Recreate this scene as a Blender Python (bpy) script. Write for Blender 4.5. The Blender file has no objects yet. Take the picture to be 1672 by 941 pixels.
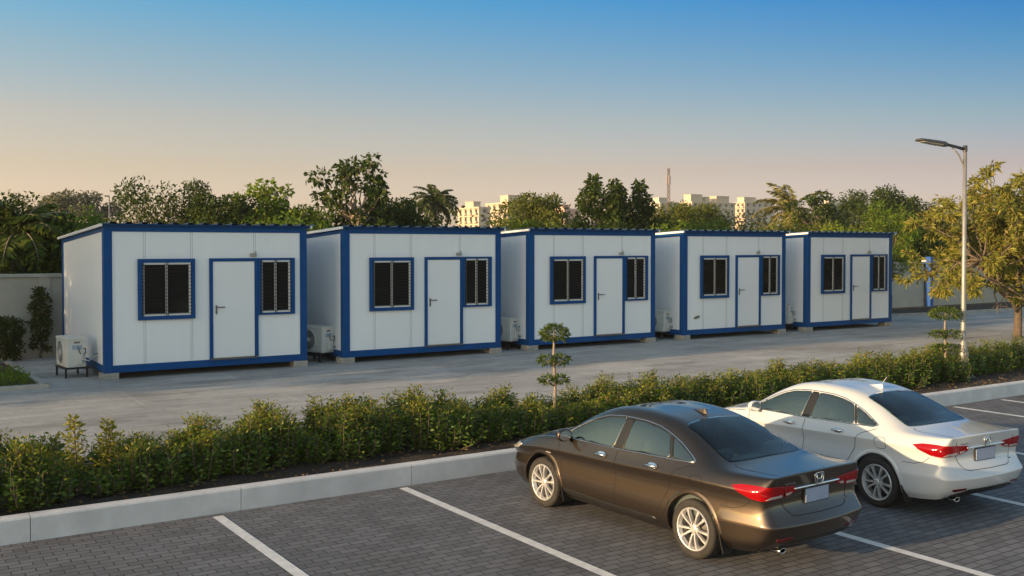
import bpy, bmesh, math, random
import numpy as np
from mathutils import Vector, Matrix, Euler
from mathutils.bvhtree import BVHTree
R = math.radians
SC = bpy.context.scene
COL = SC.collection

# ---------------------------------------------------------------- camera, sky, sun, exposure
cam_d = bpy.data.cameras.new('camera')
cam = bpy.data.objects.new('camera', cam_d)
COL.objects.link(cam)
cam.location = (0, 0, 3.3)
cam.rotation_euler = (R(90 - 1.2), 0, R(56.6 - 90))
cam_d.sensor_width = 36
cam_d.lens = 36 * 1625 / 1672
cam_d.shift_y = -0.0194
cam_d.clip_start = 0.1
cam_d.clip_end = 3000
SC.camera = cam

SUN_EL, SUN_AZ = 9.5, 89.5       # elevation; azimuth counter-clockwise from +Y (towards -X)
world = bpy.data.worlds.new('World')
SC.world = world
world.use_nodes = True
wn = world.node_tree.nodes
wl = world.node_tree.links
sky = wn.new('ShaderNodeTexSky')
sky.sky_type = 'NISHITA'
sky.sun_disc = False
sky.sun_elevation = R(SUN_EL)
sky.sun_rotation = R(-SUN_AZ)
sky.altitude = 0
sky.air_density = 1.0
sky.dust_density = 1.0
sky.ozone_density = 1.0
bg = wn['Background']
# colour of the evening air over the sky model: warm low down, deep blue above, bluer away from the sun; brightened overhead as added fill
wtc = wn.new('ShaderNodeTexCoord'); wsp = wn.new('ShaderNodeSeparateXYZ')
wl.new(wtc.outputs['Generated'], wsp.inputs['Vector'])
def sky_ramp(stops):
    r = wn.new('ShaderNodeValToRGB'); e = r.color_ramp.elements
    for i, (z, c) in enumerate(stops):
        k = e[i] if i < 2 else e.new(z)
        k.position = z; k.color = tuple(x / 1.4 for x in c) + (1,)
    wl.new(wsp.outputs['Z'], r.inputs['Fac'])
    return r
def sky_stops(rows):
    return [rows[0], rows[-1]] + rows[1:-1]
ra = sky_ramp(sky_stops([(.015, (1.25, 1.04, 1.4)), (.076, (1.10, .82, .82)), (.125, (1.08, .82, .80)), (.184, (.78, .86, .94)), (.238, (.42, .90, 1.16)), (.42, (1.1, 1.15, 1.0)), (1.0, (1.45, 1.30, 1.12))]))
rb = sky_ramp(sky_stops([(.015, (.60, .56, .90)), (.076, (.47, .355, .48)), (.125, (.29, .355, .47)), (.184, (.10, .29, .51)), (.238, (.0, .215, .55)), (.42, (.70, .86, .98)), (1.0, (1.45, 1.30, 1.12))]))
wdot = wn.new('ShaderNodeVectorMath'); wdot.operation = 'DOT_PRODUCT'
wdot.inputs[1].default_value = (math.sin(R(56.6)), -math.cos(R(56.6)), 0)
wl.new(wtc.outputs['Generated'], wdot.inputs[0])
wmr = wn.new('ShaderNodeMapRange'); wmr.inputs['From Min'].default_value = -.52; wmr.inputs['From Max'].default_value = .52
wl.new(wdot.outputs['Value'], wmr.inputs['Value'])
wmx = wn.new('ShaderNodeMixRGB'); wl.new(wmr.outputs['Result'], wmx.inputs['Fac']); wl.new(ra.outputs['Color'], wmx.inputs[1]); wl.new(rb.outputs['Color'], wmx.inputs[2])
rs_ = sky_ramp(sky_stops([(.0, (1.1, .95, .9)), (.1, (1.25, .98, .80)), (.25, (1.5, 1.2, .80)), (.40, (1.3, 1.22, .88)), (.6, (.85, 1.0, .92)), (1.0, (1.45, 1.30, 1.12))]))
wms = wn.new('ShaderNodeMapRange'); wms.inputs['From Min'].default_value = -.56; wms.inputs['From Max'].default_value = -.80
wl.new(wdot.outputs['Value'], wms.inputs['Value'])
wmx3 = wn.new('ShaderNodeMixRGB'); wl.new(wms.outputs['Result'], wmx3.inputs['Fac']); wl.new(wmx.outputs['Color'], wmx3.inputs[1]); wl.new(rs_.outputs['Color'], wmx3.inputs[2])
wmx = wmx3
rc = sky_ramp(sky_stops([(.0, (1.4, 1.35, 1.4)), (.1, (1.4, 1.3, 1.2)), (.25, (1.4, 1.36, 1.25)), (.5, (1.4, 1.38, 1.25)), (1.0, (1.45, 1.30, 1.12))]))  # unseen sky behind the camera, brightened to fill the shaded fronts
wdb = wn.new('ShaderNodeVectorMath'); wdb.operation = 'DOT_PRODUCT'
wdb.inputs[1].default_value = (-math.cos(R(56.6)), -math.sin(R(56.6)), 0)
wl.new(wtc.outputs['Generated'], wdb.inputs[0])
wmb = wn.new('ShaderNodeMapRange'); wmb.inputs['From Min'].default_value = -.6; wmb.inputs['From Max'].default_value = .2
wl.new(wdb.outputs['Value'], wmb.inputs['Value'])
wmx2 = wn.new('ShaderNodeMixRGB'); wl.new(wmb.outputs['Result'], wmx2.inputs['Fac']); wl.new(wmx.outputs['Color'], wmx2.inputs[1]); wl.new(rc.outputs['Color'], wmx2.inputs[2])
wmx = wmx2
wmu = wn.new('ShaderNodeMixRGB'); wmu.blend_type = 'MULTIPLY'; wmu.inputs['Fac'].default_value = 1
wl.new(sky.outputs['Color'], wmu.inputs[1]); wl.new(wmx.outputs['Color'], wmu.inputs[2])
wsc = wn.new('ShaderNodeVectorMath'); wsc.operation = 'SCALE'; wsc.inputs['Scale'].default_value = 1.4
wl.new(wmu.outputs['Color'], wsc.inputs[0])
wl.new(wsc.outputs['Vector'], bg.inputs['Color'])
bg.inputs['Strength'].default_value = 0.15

sun_d = bpy.data.lights.new('sun', 'SUN')
sun_d.energy = 5.0
sun_d.color = (1.0, 0.68, 0.36)
sun_d.angle = R(0.6)
sun = bpy.data.objects.new('sun', sun_d)
COL.objects.link(sun)
sd = Vector((-math.sin(R(SUN_AZ)) * math.cos(R(SUN_EL)), math.cos(R(SUN_AZ)) * math.cos(R(SUN_EL)), math.sin(R(SUN_EL))))
sun.rotation_euler = sd.to_track_quat('Z', 'Y').to_euler()
sun.location = (-40, 30, 30)

SC.view_settings.view_transform = 'Standard'
SC.view_settings.look = 'None'
SC.view_settings.gamma = 1
SC.view_settings.exposure = 0.6
SC.view_settings.use_curve_mapping = False

# ---------------------------------------------------------------- helpers
def tag(o, label=None, cat=None, group=None, kind=None):
    if label: o['label'] = label
    if cat: o['category'] = cat
    if group: o['group'] = group
    if kind: o['kind'] = kind
    return o

def thing(name, label, cat, loc=(0, 0, 0), rz=0, group=None):
    o = bpy.data.objects.new(name, None)
    o.empty_display_size = 0.3
    COL.objects.link(o)
    o.location = loc
    o.rotation_euler = (0, 0, rz)
    return tag(o, label, cat, group)

def link(name, me, mat=None, parent=None):
    o = bpy.data.objects.new(name, me)
    COL.objects.link(o)
    if mat is not None:
        me.materials.clear()
        for m in (mat if isinstance(mat, (list, tuple)) else [mat]):
            me.materials.append(m)
    if parent: o.parent = parent
    return o

def kids(o):
    return [c for c in bpy.data.objects if c.parent is o]

def copy_tree(o, parent=None):
    c = o.copy()
    COL.objects.link(c)
    if parent: c.parent = parent
    for ch in kids(o): copy_tree(ch, c)
    return c

class MB:
    """collects shapes and links them as ONE mesh object"""
    def __init__(s): s.v, s.f, s.sm, s.mi = [], [], [], []
    def add(s, vs, fs, smooth=False, mi=0):
        b = len(s.v)
        s.v += [tuple(p) for p in vs]
        s.f += [tuple(b + i for i in f) for f in fs]
        s.sm += [smooth] * len(fs)
        s.mi += [mi] * len(fs)
        return s
    def box(s, a, b, mi=0):
        (x0, y0, z0), (x1, y1, z1) = a, b
        v = [(x0, y0, z0), (x1, y0, z0), (x1, y1, z0), (x0, y1, z0), (x0, y0, z1), (x1, y0, z1), (x1, y1, z1), (x0, y1, z1)]
        return s.add(v, [(3, 2, 1, 0), (4, 5, 6, 7), (0, 1, 5, 4), (1, 2, 6, 5), (2, 3, 7, 6), (3, 0, 4, 7)], False, mi)
    def bbox(s, a, b, r=0.01, mi=0):
        """box with bevelled edges"""
        bm = bmesh.new()
        bmesh.ops.create_cube(bm, size=1)
        for v in bm.verts:
            v.co = Vector([(a[i] + b[i]) / 2 + v.co[i] * (b[i] - a[i]) for i in range(3)])
        bmesh.ops.bevel(bm, geom=bm.edges[:], offset=r, segments=2, profile=0.5, affect='EDGES', clamp_overlap=True)
        bm.verts.index_update()
        s.add([v.co[:] for v in bm.verts], [[v.index for v in f.verts] for f in bm.faces], False, mi)
        bm.free()
        return s
    def prism(s, poly, n, d, mi=0):
        """polygon (3-D points) extruded by vector d"""
        k = len(poly)
        v = [tuple(p) for p in poly] + [tuple(Vector(p) + Vector(d)) for p in poly]
        f = [tuple(range(k)), tuple(reversed(range(k, 2 * k)))]
        f += [(i, i + k, (i + 1) % k + k, (i + 1) % k) for i in range(k)]
        return s.add(v, f, False, mi)
    def tube(s, pts, rad, seg=8, cap=True, closed=False, mi=0):
        pts = [Vector(p) for p in pts]
        n = len(pts)
        if not hasattr(rad, '__len__'): rad = [rad] * n
        vs = []; up = None
        for i, p in enumerate(pts):
            if closed: t = pts[(i + 1) % n] - pts[i - 1]
            else: t = pts[min(i + 1, n - 1)] - pts[max(i - 1, 0)]
            t.normalize()
            if up is None:
                up = Vector((0, 0, 1)) if abs(t.z) < 0.9 else Vector((1, 0, 0))
            a = t.cross(up).normalized(); b = a.cross(t).normalized()
            up = b
            for k in range(seg):
                w = 2 * math.pi * k / seg
                vs.append(p + (a * math.cos(w) + b * math.sin(w)) * rad[i])
        fs = []
        for i in range(n if closed else n - 1):
            j = (i + 1) % n
            for k in range(seg):
                l = (k + 1) % seg
                fs.append((i * seg + k, i * seg + l, j * seg + l, j * seg + k))
        if cap and not closed:
            fs.append(tuple(reversed(range(seg)))); fs.append(tuple((n - 1) * seg + k for k in range(seg)))
        return s.add(vs, fs, True, mi)
    def lathe(s, prof, o=(0, 0, 0), ax='z', seg=32, mi=0, smooth=True):
        """profile [(r, h)] turned round an axis through o"""
        vs = []
        for r, h in prof:
            for k in range(seg):
                w = 2 * math.pi * k / seg
                c, q = r * math.cos(w), r * math.sin(w)
                p = {'z': (c, q, h), 'x': (h, c, q), 'y': (c, h, q)}[ax]
                vs.append((p[0] + o[0], p[1] + o[1], p[2] + o[2]))
        fs = []
        for i in range(len(prof) - 1):
            for k in range(seg):
                l = (k + 1) % seg
                fs.append((i * seg + k, i * seg + l, (i + 1) * seg + l, (i + 1) * seg + k))
        return s.add(vs, fs, smooth, mi)
    def mesh(s, name, autosmooth=None):
        me = bpy.data.meshes.new(name)
        me.from_pydata(s.v, [], s.f)
        me.polygons.foreach_set('use_smooth', s.sm)
        me.polygons.foreach_set('material_index', s.mi)
        me.update()
        if autosmooth: sharp(me, autosmooth)
        return me
    def build(s, name, mat, parent=None, autosmooth=None):
        return link(name, s.mesh(name, autosmooth), mat, parent)

def sharp(me, deg):
    bm = bmesh.new(); bm.from_mesh(me)
    a = R(deg)
    for f in bm.faces: f.smooth = True
    for e in bm.edges:
        e.smooth = not (len(e.link_faces) == 2 and e.calc_face_angle(0) > a)
    bmesh.ops.recalc_face_normals(bm, faces=bm.faces[:])
    bm.to_mesh(me); bm.free()

# ---------------------------------------------------------------- materials
def mat(name, col, rough=0.6, metal=0.0, var=0.0, vscale=2.0, bump=0.0, bscale=60.0, coat=0.0, stretch=(1, 1, 1),
        col2=None, spec=0.5, detail=6, coords='Object'):
    m = bpy.data.materials.new(name); m.use_nodes = True
    nt = m.node_tree; N = nt.nodes; L = nt.links
    p = N['Principled BSDF']
    p.inputs['Roughness'].default_value = rough
    p.inputs['Metallic'].default_value = metal
    p.inputs['Coat Weight'].default_value = coat
    p.inputs['Coat Roughness'].default_value = 0.04
    p.inputs['Specular IOR Level'].default_value = spec
    c = tuple(col) + (1,)
    p.inputs['Base Color'].default_value = c
    if var or bump:
        tc = N.new('ShaderNodeTexCoord'); mp = N.new('ShaderNodeMapping')
        mp.inputs['Scale'].default_value = stretch
        L.new(tc.outputs[coords], mp.inputs['Vector'])
    if var:
        n1 = N.new('ShaderNodeTexNoise'); n1.inputs['Scale'].default_value = vscale
        n1.inputs['Detail'].default_value = detail; n1.inputs['Roughness'].default_value = 0.62
        L.new(mp.outputs['Vector'], n1.inputs['Vector'])
        rp = N.new('ShaderNodeValToRGB')
        rp.color_ramp.elements[0].position = 0.3; rp.color_ramp.elements[1].position = 0.7
        if col2 is None:
            rp.color_ramp.elements[0].color = tuple(x * (1 - var) for x in col) + (1,)
            rp.color_ramp.elements[1].color = tuple(min(1, x * (1 + var)) for x in col) + (1,)
        else:
            rp.color_ramp.elements[0].color = c
            rp.color_ramp.elements[1].color = tuple(col2) + (1,)
        L.new(n1.outputs['Fac'], rp.inputs['Fac'])
        L.new(rp.outputs['Color'], p.inputs['Base Color'])
    if bump:
        n2 = N.new('ShaderNodeTexNoise'); n2.inputs['Scale'].default_value = bscale; n2.inputs['Detail'].default_value = 5
        L.new(mp.outputs['Vector'], n2.inputs['Vector'])
        bp = N.new('ShaderNodeBump'); bp.inputs['Strength'].default_value = bump; bp.inputs['Distance'].default_value = 0.02
        L.new(n2.outputs['Fac'], bp.inputs['Height']); L.new(bp.outputs['Normal'], p.inputs['Normal'])
    return m

def leaf_mat(name, cols, transl=0.42, rough=0.5, spec=0.22):
    """leaf colours picked at random leaf by leaf, partly translucent"""
    m = bpy.data.materials.new(name); m.use_nodes = True
    nt = m.node_tree; N = nt.nodes; L = nt.links
    p = N['Principled BSDF']; out = N['Material Output']
    g = N.new('ShaderNodeNewGeometry'); rp = N.new('ShaderNodeValToRGB')
    cr = rp.color_ramp
    n = len(cols)
    cr.elements[0].color = tuple(cols[0]) + (1,); cr.elements[0].position = 0
    cr.elements[1].color = tuple(cols[-1]) + (1,); cr.elements[1].position = 1
    for i in range(1, n - 1):
        e = cr.elements.new(i / (n - 1)); e.color = tuple(cols[i]) + (1,)
    L.new(g.outputs['Random Per Island'], rp.inputs['Fac'])
    L.new(rp.outputs['Color'], p.inputs['Base Color'])
    p.inputs['Roughness'].default_value = rough
    p.inputs['Specular IOR Level'].default_value = spec
    t = N.new('ShaderNodeBsdfTranslucent'); mx = N.new('ShaderNodeMixShader')
    L.new(rp.outputs['Color'], t.inputs['Color'])
    mx.inputs['Fac'].default_value = transl
    L.new(p.outputs['BSDF'], mx.inputs[1]); L.new(t.outputs['BSDF'], mx.inputs[2])
    L.new(mx.outputs['Shader'], out.inputs['Surface'])
    return m
# ---------------------------------------------------------------- the setting
YZ = .27                                      # level of the yard above the parking lot
def struct(name, mb, m):
    return tag(mb.build(name, m), kind='structure')

def paver_mat():
    m = mat('pavers', (.16, .165, .18), .82)
    nt = m.node_tree; N = nt.nodes; L = nt.links; p = N['Principled BSDF']
    tc = N.new('ShaderNodeTexCoord')
    wob = N.new('ShaderNodeTexNoise'); wob.inputs['Scale'].default_value = 1.3; wob.inputs['Detail'].default_value = 3
    ad = N.new('ShaderNodeMixRGB'); ad.blend_type = 'ADD'; ad.inputs['Fac'].default_value = .035
    L.new(tc.outputs['Object'], wob.inputs['Vector']); L.new(tc.outputs['Object'], ad.inputs[1]); L.new(wob.outputs['Color'], ad.inputs[2])
    b = N.new('ShaderNodeTexBrick'); b.offset = .5
    b.inputs['Scale'].default_value = 1; b.inputs['Brick Width'].default_value = .235; b.inputs['Row Height'].default_value = .118
    b.inputs['Mortar Size'].default_value = .009; b.inputs['Mortar Smooth'].default_value = .35; b.inputs['Bias'].default_value = -.1
    b.inputs['Color1'].default_value = (.165, .173, .195, 1); b.inputs['Color2'].default_value = (.112, .118, .136, 1); b.inputs['Mortar'].default_value = (.046, .046, .05, 1)
    L.new(ad.outputs['Color'], b.inputs['Vector'])
    n = N.new('ShaderNodeTexNoise'); n.inputs['Scale'].default_value = .9; n.inputs['Detail'].default_value = 8; n.inputs['Roughness'].default_value = .65
    L.new(tc.outputs['Object'], n.inputs['Vector'])
    r = N.new('ShaderNodeValToRGB'); r.color_ramp.elements[0].position = .3; r.color_ramp.elements[0].color = (.68, .66, .62, 1)
    r.color_ramp.elements[1].position = .7; r.color_ramp.elements[1].color = (1.12, 1.1, 1.08, 1)
    L.new(n.outputs['Fac'], r.inputs['Fac'])
    mu = N.new('ShaderNodeMixRGB'); mu.blend_type = 'MULTIPLY'; mu.inputs['Fac'].default_value = 1
    L.new(b.outputs['Color'], mu.inputs[1]); L.new(r.outputs['Color'], mu.inputs[2])
    n3 = N.new('ShaderNodeTexNoise'); n3.inputs['Scale'].default_value = .55; n3.inputs['Detail'].default_value = 3; n3.inputs['Distortion'].default_value = .6
    L.new(tc.outputs['Object'], n3.inputs['Vector'])
    r3 = N.new('ShaderNodeValToRGB'); r3.color_ramp.elements[0].position = .60; r3.color_ramp.elements[0].color = (1, 1, 1, 1); r3.color_ramp.elements[1].position = .70; r3.color_ramp.elements[1].color = (.66, .64, .62, 1)
    L.new(n3.outputs['Fac'], r3.inputs['Fac'])
    m3 = N.new('ShaderNodeMixRGB'); m3.blend_type = 'MULTIPLY'; m3.inputs['Fac'].default_value = 1
    L.new(mu.outputs['Color'], m3.inputs[1]); L.new(r3.outputs['Color'], m3.inputs[2]); L.new(m3.outputs['Color'], p.inputs['Base Color'])
    n2 = N.new('ShaderNodeTexNoise'); n2.inputs['Scale'].default_value = 55; n2.inputs['Detail'].default_value = 4
    L.new(tc.outputs['Object'], n2.inputs['Vector'])
    ma = N.new('ShaderNodeMath'); ma.operation = 'MULTIPLY_ADD'; ma.inputs[1].default_value = .25
    L.new(n2.outputs['Fac'], ma.inputs[0])
    iv = N.new('ShaderNodeMath'); iv.operation = 'SUBTRACT'; iv.inputs[0].default_value = 1
    L.new(b.outputs['Fac'], iv.inputs[1]); L.new(iv.outputs[0], ma.inputs[2])
    bp = N.new('ShaderNodeBump'); bp.inputs['Strength'].default_value = .55; bp.inputs['Distance'].default_value = .008
    L.new(ma.outputs[0], bp.inputs['Height']); L.new(bp.outputs['Normal'], p.inputs['Normal'])
    return m

def yard_mat():
    m = mat('yard_concrete', (.27, .265, .255), .85)
    nt = m.node_tree; N = nt.nodes; L = nt.links; p = N['Principled BSDF']
    tc = N.new('ShaderNodeTexCoord')
    def noise(sc, st, det=7):
        mp = N.new('ShaderNodeMapping'); mp.inputs['Scale'].default_value = st
        L.new(tc.outputs['Object'], mp.inputs['Vector'])
        n = N.new('ShaderNodeTexNoise'); n.inputs['Scale'].default_value = sc; n.inputs['Detail'].default_value = det; n.inputs['Roughness'].default_value = .65
        L.new(mp.outputs['Vector'], n.inputs['Vector']); return n.outputs['Fac']
    def ramp(s, a, b, c0, c1):
        r = N.new('ShaderNodeValToRGB'); r.color_ramp.elements[0].position = a; r.color_ramp.elements[1].position = b
        r.color_ramp.elements[0].color = c0 + (1,); r.color_ramp.elements[1].color = c1 + (1,); L.new(s, r.inputs['Fac']); return r.outputs['Color']
    def mul(a, b):
        mu = N.new('ShaderNodeMixRGB'); mu.blend_type = 'MULTIPLY'; mu.inputs['Fac'].default_value = 1
        L.new(a, mu.inputs[1]); L.new(b, mu.inputs[2]); return mu.outputs['Color']
    a = ramp(noise(.35, (1, 1, 1)), .3, .7, (.34, .335, .325), (.49, .48, .46))
    s = ramp(noise(1.0, (.25, 2.2, 1)), .35, .65, (.80, .80, .80), (1.1, 1.1, 1.1))
    f = ramp(noise(9, (1, 1, 1)), .3, .7, (.86, .86, .86), (1.1, 1.1, 1.1))
    b = N.new('ShaderNodeTexBrick'); b.offset = .5; b.inputs['Scale'].default_value = 1; b.inputs['Brick Width'].default_value = .6; b.inputs['Row Height'].default_value = .3
    b.inputs['Mortar Size'].default_value = .006; b.inputs['Mortar Smooth'].default_value = .6
    b.inputs['Color1'].default_value = (1.04, 1.04, 1.04, 1); b.inputs['Color2'].default_value = (.93, .93, .93, 1); b.inputs['Mortar'].default_value = (.78, .78, .78, 1)
    L.new(tc.outputs['Object'], b.inputs['Vector'])
    b2 = N.new('ShaderNodeTexBrick'); b2.offset = .37; b2.inputs['Scale'].default_value = 1; b2.inputs['Brick Width'].default_value = 7.3; b2.inputs['Row Height'].default_value = 2.45
    b2.inputs['Mortar Size'].default_value = .03; b2.inputs['Mortar Smooth'].default_value = .8
    b2.inputs['Color1'].default_value = (1.0, 1.0, 1.0, 1); b2.inputs['Color2'].default_value = (.90, .90, .91, 1); b2.inputs['Mortar'].default_value = (1.22, 1.21, 1.19, 1)
    L.new(tc.outputs['Object'], b2.inputs['Vector'])
    st = ramp(noise(.8, (.5, 1.2, 1), 9), .40, .47, (.78, .77, .75), (1.0, 1.0, 1.0))
    L.new(mul(mul(mul(mul(mul(a, s), f), b.outputs['Color']), b2.outputs['Color']), st), p.inputs['Base Color'])
    bp = N.new('ShaderNodeBump'); bp.inputs['Strength'].default_value = .25; bp.inputs['Distance'].default_value = .01
    L.new(noise(30, (1, 1, 1)), bp.inputs['Height']); L.new(bp.outputs['Normal'], p.inputs['Normal'])
    return m

M_SOIL = mat('soil', (.035, .024, .016), .95, var=.5, vscale=6, bump=.8, bscale=25)
M_KERB = mat('kerb_concrete', (.585, .585, .60), .8, var=.13, vscale=2.2, bump=.25, bscale=50)
M_LAND = mat('land', (.05, .06, .025), .95, var=.4, vscale=.1)
M_LINE = mat('line_paint', (.78, .78, .77), .7, var=.2, vscale=7, bump=.2, bscale=80, col2=(.56, .56, .56))

struct('ground', MB().add([(-1500, -1500, -.03), (1500, -1500, -.03), (1500, 1500, -.03), (-1500, 1500, -.03)], [(0, 1, 2, 3)]), M_LAND)
struct('parking_lot', MB().add([(-60, -40, 0), (90, -40, 0), (90, 12.3, 0), (-60, 12.3, 0)], [(0, 1, 2, 3)]), paver_mat())
for x, y0 in ((3.74, 12.12), (6.30, 12.16), (9.45, 12.1), (12.47, 12.1), (15.55, 12.1), (17.3, 11.9), (19.0, 12.1), (20.75, 12.1), (.8, 12.1), (23.2, 12.1)):
    if x == 17.3: continue
    w = .065
    struct('parking_line', MB().add([(x - w, 5.2, .004), (x + w, 5.2, .004), (x + w - .07, y0, .004), (x - w - .07, y0, .004)], [(0, 1, 2, 3)]), M_LINE)
# kerb: a run of cast pieces with open joints
k = MB(); x = -20.0
while x < 60:
    L_ = 2.4
    prof = [(12.24, 0), (12.24, .262), (12.252, .283), (12.275, .29), (12.40, .29), (12.40, 0)]
    k.prism([(x + .004, y, z) for y, z in prof], 0, (L_ - .008, 0, 0)); x += L_
struct('kerb', k, M_KERB)
bed = MB(); rnd = random.Random(3)
nx, ny = 320, 12
vs = [(-20 + 80 * i / nx, 12.40 + 2.3 * j / ny, .225 + (rnd.uniform(-.025, .035) if 0 < j < ny else 0)) for j in range(ny + 1) for i in range(nx + 1)]
bed.add(vs, [(j * (nx + 1) + i, j * (nx + 1) + i + 1, (j + 1) * (nx + 1) + i + 1, (j + 1) * (nx + 1) + i) for j in range(ny) for i in range(nx)], True)
struct('planting_bed', bed, M_SOIL)
struct('yard', MB().add([(-60, 14.7, YZ), (90, 14.7, YZ), (90, 30.3, YZ), (-60, 30.3, YZ)], [(0, 1, 2, 3)]).add([(-60, 14.7, 0), (90, 14.7, 0), (90, 14.7, YZ), (-60, 14.7, YZ)], [(0, 1, 2, 3)]), yard_mat())
M_STONE = mat('stone_edging', (.36, .34, .31), .85, var=.2, vscale=4, bump=.3)
# kerb of the yard along the boundary wall at the right
k = MB(); k.prism([(35.2, 28.6, YZ), (37.4, 27.2, YZ), (40.5, 26.6, YZ), (70, 26.6, YZ), (70, 26.75, YZ), (40.5, 26.75, YZ), (37.5, 27.36, YZ), (35.3, 28.75, YZ)], 0, (0, 0, .12)); struct('yard_edging', k, M_STONE)
k = MB(); k.add([(35.3, 28.75, YZ + .1), (37.5, 27.36, YZ + .1), (40.5, 26.75, YZ + .1), (70, 26.75, YZ + .1), (70, 30.0, YZ + .1), (35.3, 30.0, YZ + .1)], [(0, 1, 2, 3, 4, 5)]); struct('wall_bed', k, M_SOIL)
# little planter at the left edge
k = MB()
k.box((-3, 23.25, YZ), (3.42, 23.40, YZ + .1)); k.prism([(3.44, 23.25, YZ), (3.30, 28.6, YZ), (3.16, 28.6, YZ), (3.28, 23.42, YZ)], 0, (0, 0, .1))
struct('planter_edging', k, M_STONE)
struct('planter_soil', MB().add([(-3, 23.4, YZ + .05), (3.28, 23.4, YZ + .05), (3.16, 28.6, YZ + .05), (-3, 28.6, YZ + .05)], [(0, 1, 2, 3)]), M_SOIL)

# boundary wall: bays between pillars, coping on top
M_WALL = mat('plaster_wall', (.54, .50, .42), .9, var=.14, vscale=.9, bump=.3, bscale=18, col2=(.42, .39, .34))
M_COPE = mat('wall_coping', (.48, .46, .41), .9, var=.15, vscale=2)
wall = thing('boundary_wall', 'long plastered boundary wall with pillars and coping behind the cabins', 'wall', (0, 30.2, YZ))
def wall_run(root, x0, x1, h, step, m):
    n = max(1, round((x1 - x0) / step)); s = (x1 - x0) / n
    for i in range(n):
        a = x0 + i * s
        p = MB(); p.box((a + .15, -.09, 0), (a + s - .15, .09, h)); p.box((a + .15, -.105, 0), (a + s - .15, .08, .30)); p.build('wall_panel', m, root)
        p = MB(); p.box((a - .15, -.13, 0), (a + .15, .13, h + .01)); p.build('pillar', m, root)
    p = MB(); p.box((x0 - .15, -.16, h + .012), (x1, .16, h + .10)); p.build('coping', M_COPE, root)
wall_run(wall, -17.6, 44.6, 2.20, 3.6, M_WALL)
M_GATEPOST = mat('blue_post_paint', (.01, .09, .36), .5, var=.1)
M_CREAM = mat('cream_wall', (.42, .385, .32), .85, var=.1, vscale=.8, bump=.2, bscale=20)
w2 = thing('boundary_wall', 'cream boundary wall beside the blue post, behind the golden tree', 'wall', (44.76, 30.2, YZ))
wall_run(w2, .0, 30, 2.30, 5, M_CREAM)
p = thing('gate_post', 'slim blue post standing at the joint of two walls', 'post', (44.62, 29.9, YZ))
MB().bbox((-.13, -.13, 0), (.13, .13, 2.5), .01).build('post', M_GATEPOST, p); MB().bbox((-.16, -.16, 2.5), (.16, .16, 2.56), .01).build('post_cap', M_GATEPOST, p)
# ---------------------------------------------------------------- cabins
M_PANEL = mat('white_panel', (.80, .82, .85), .42, var=.022, vscale=1.6, bump=.03, bscale=2, stretch=(2.2, 2.2, .35))
M_BLUE = mat('blue_steel', (.0, .060, .22), .5, var=.12, vscale=1.5, spec=.18)
M_DOOR = mat('door_white', (.77, .79, .82), .4, var=.02, vscale=1)
M_ROOF = mat('roof_sheet', (.02, .05, .10), .5, .2, var=.1, vscale=2)
M_RIB = mat('roof_rib', (.78, .79, .80), .4, .1)
M_ROOFBLUE = mat('roof_flashing', (.0, .035, .12), .5, var=.1, spec=.15)
M_ALU = mat('white_aluminium', (.72, .73, .74), .4)
M_PANE = mat('dark_pane', (.006, .008, .010), .06, spec=.25)
M_BAR = mat('window_bar', (.012, .013, .014), .7, spec=.15)
M_STEEL = mat('handle_steel', (.18, .17, .16), .35, .9)
M_GREY = mat('grey_box', (.30, .30, .28), .6)
M_JOINT = mat('joint_gap', (.36, .36, .365), .8)  # grey tone of the strips along the panel joints
M_OLIVE = mat('patch_olive', (.16, .16, .10), .8, var=.4, vscale=12)
CW, CD, CB, CT = 4.88, 5.5, .15, 3.56        # width, depth, underside and top of the frame above the yard
def window(root, x0, x1, z0, z1, fr, rfr, name='window'):
    f = MB()                                                 # blue outer frame standing 3 cm proud
    y0, y1 = -.05, .0
    f.box((x0, y0, z1 - fr), (x1, y1, z1)); f.box((x0, y0, z0), (x1, y1, z0 + fr))
    f.box((x0, y0 + .001, z0 + fr), (x0 + fr, y1, z1 - fr)); f.box((x1 - rfr, y0 + .001, z0 + fr), (x1, y1, z1 - fr))
    w = f.build(name, M_BLUE, root)
    a0, a1, b0, b1 = x0 + fr, x1 - rfr, z0 + fr, z1 - fr
    s = MB(); t = .055; md = (a0 + a1) / 2
    s.box((a0, -.03, b1 - t), (a1, .0, b1)); s.box((a0, -.03, b0), (a1, .0, b0 + t))
    s.box((a0, -.029, b0 + t), (a0 + t, 0, b1 - t)); s.box((a1 - t, -.029, b0 + t), (a1, 0, b1 - t)); s.box((md - .03, -.034, b0 + t), (md + .03, 0, b1 - t))
    s.build('sash', M_ALU, w)
    for u, v, yy in ((a0 + t, md - .03, -.004), (md + .03, a1 - t, -.012)):
        MB().box((u, yy, b0 + t), (v, yy + .004, b1 - t)).build('pane', M_PANE, w)
    g = MB(); n = 15
    for i in range(n):
        z = b0 + .05 + (b1 - b0 - .1) * i / (n - 1)
        g.tube([(a0 - .012, -.062, z), (a1 + .012, -.062, z)], .0065, 6)
    for x in (a0 + .008, a0 + .03, md - .02, md + .02, a1 - .008): g.box((x - .006, -.057, b0 - .01), (x + .006, -.045, b1 + .01))
    g.build('grille', M_BAR, w)
    return w
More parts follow.
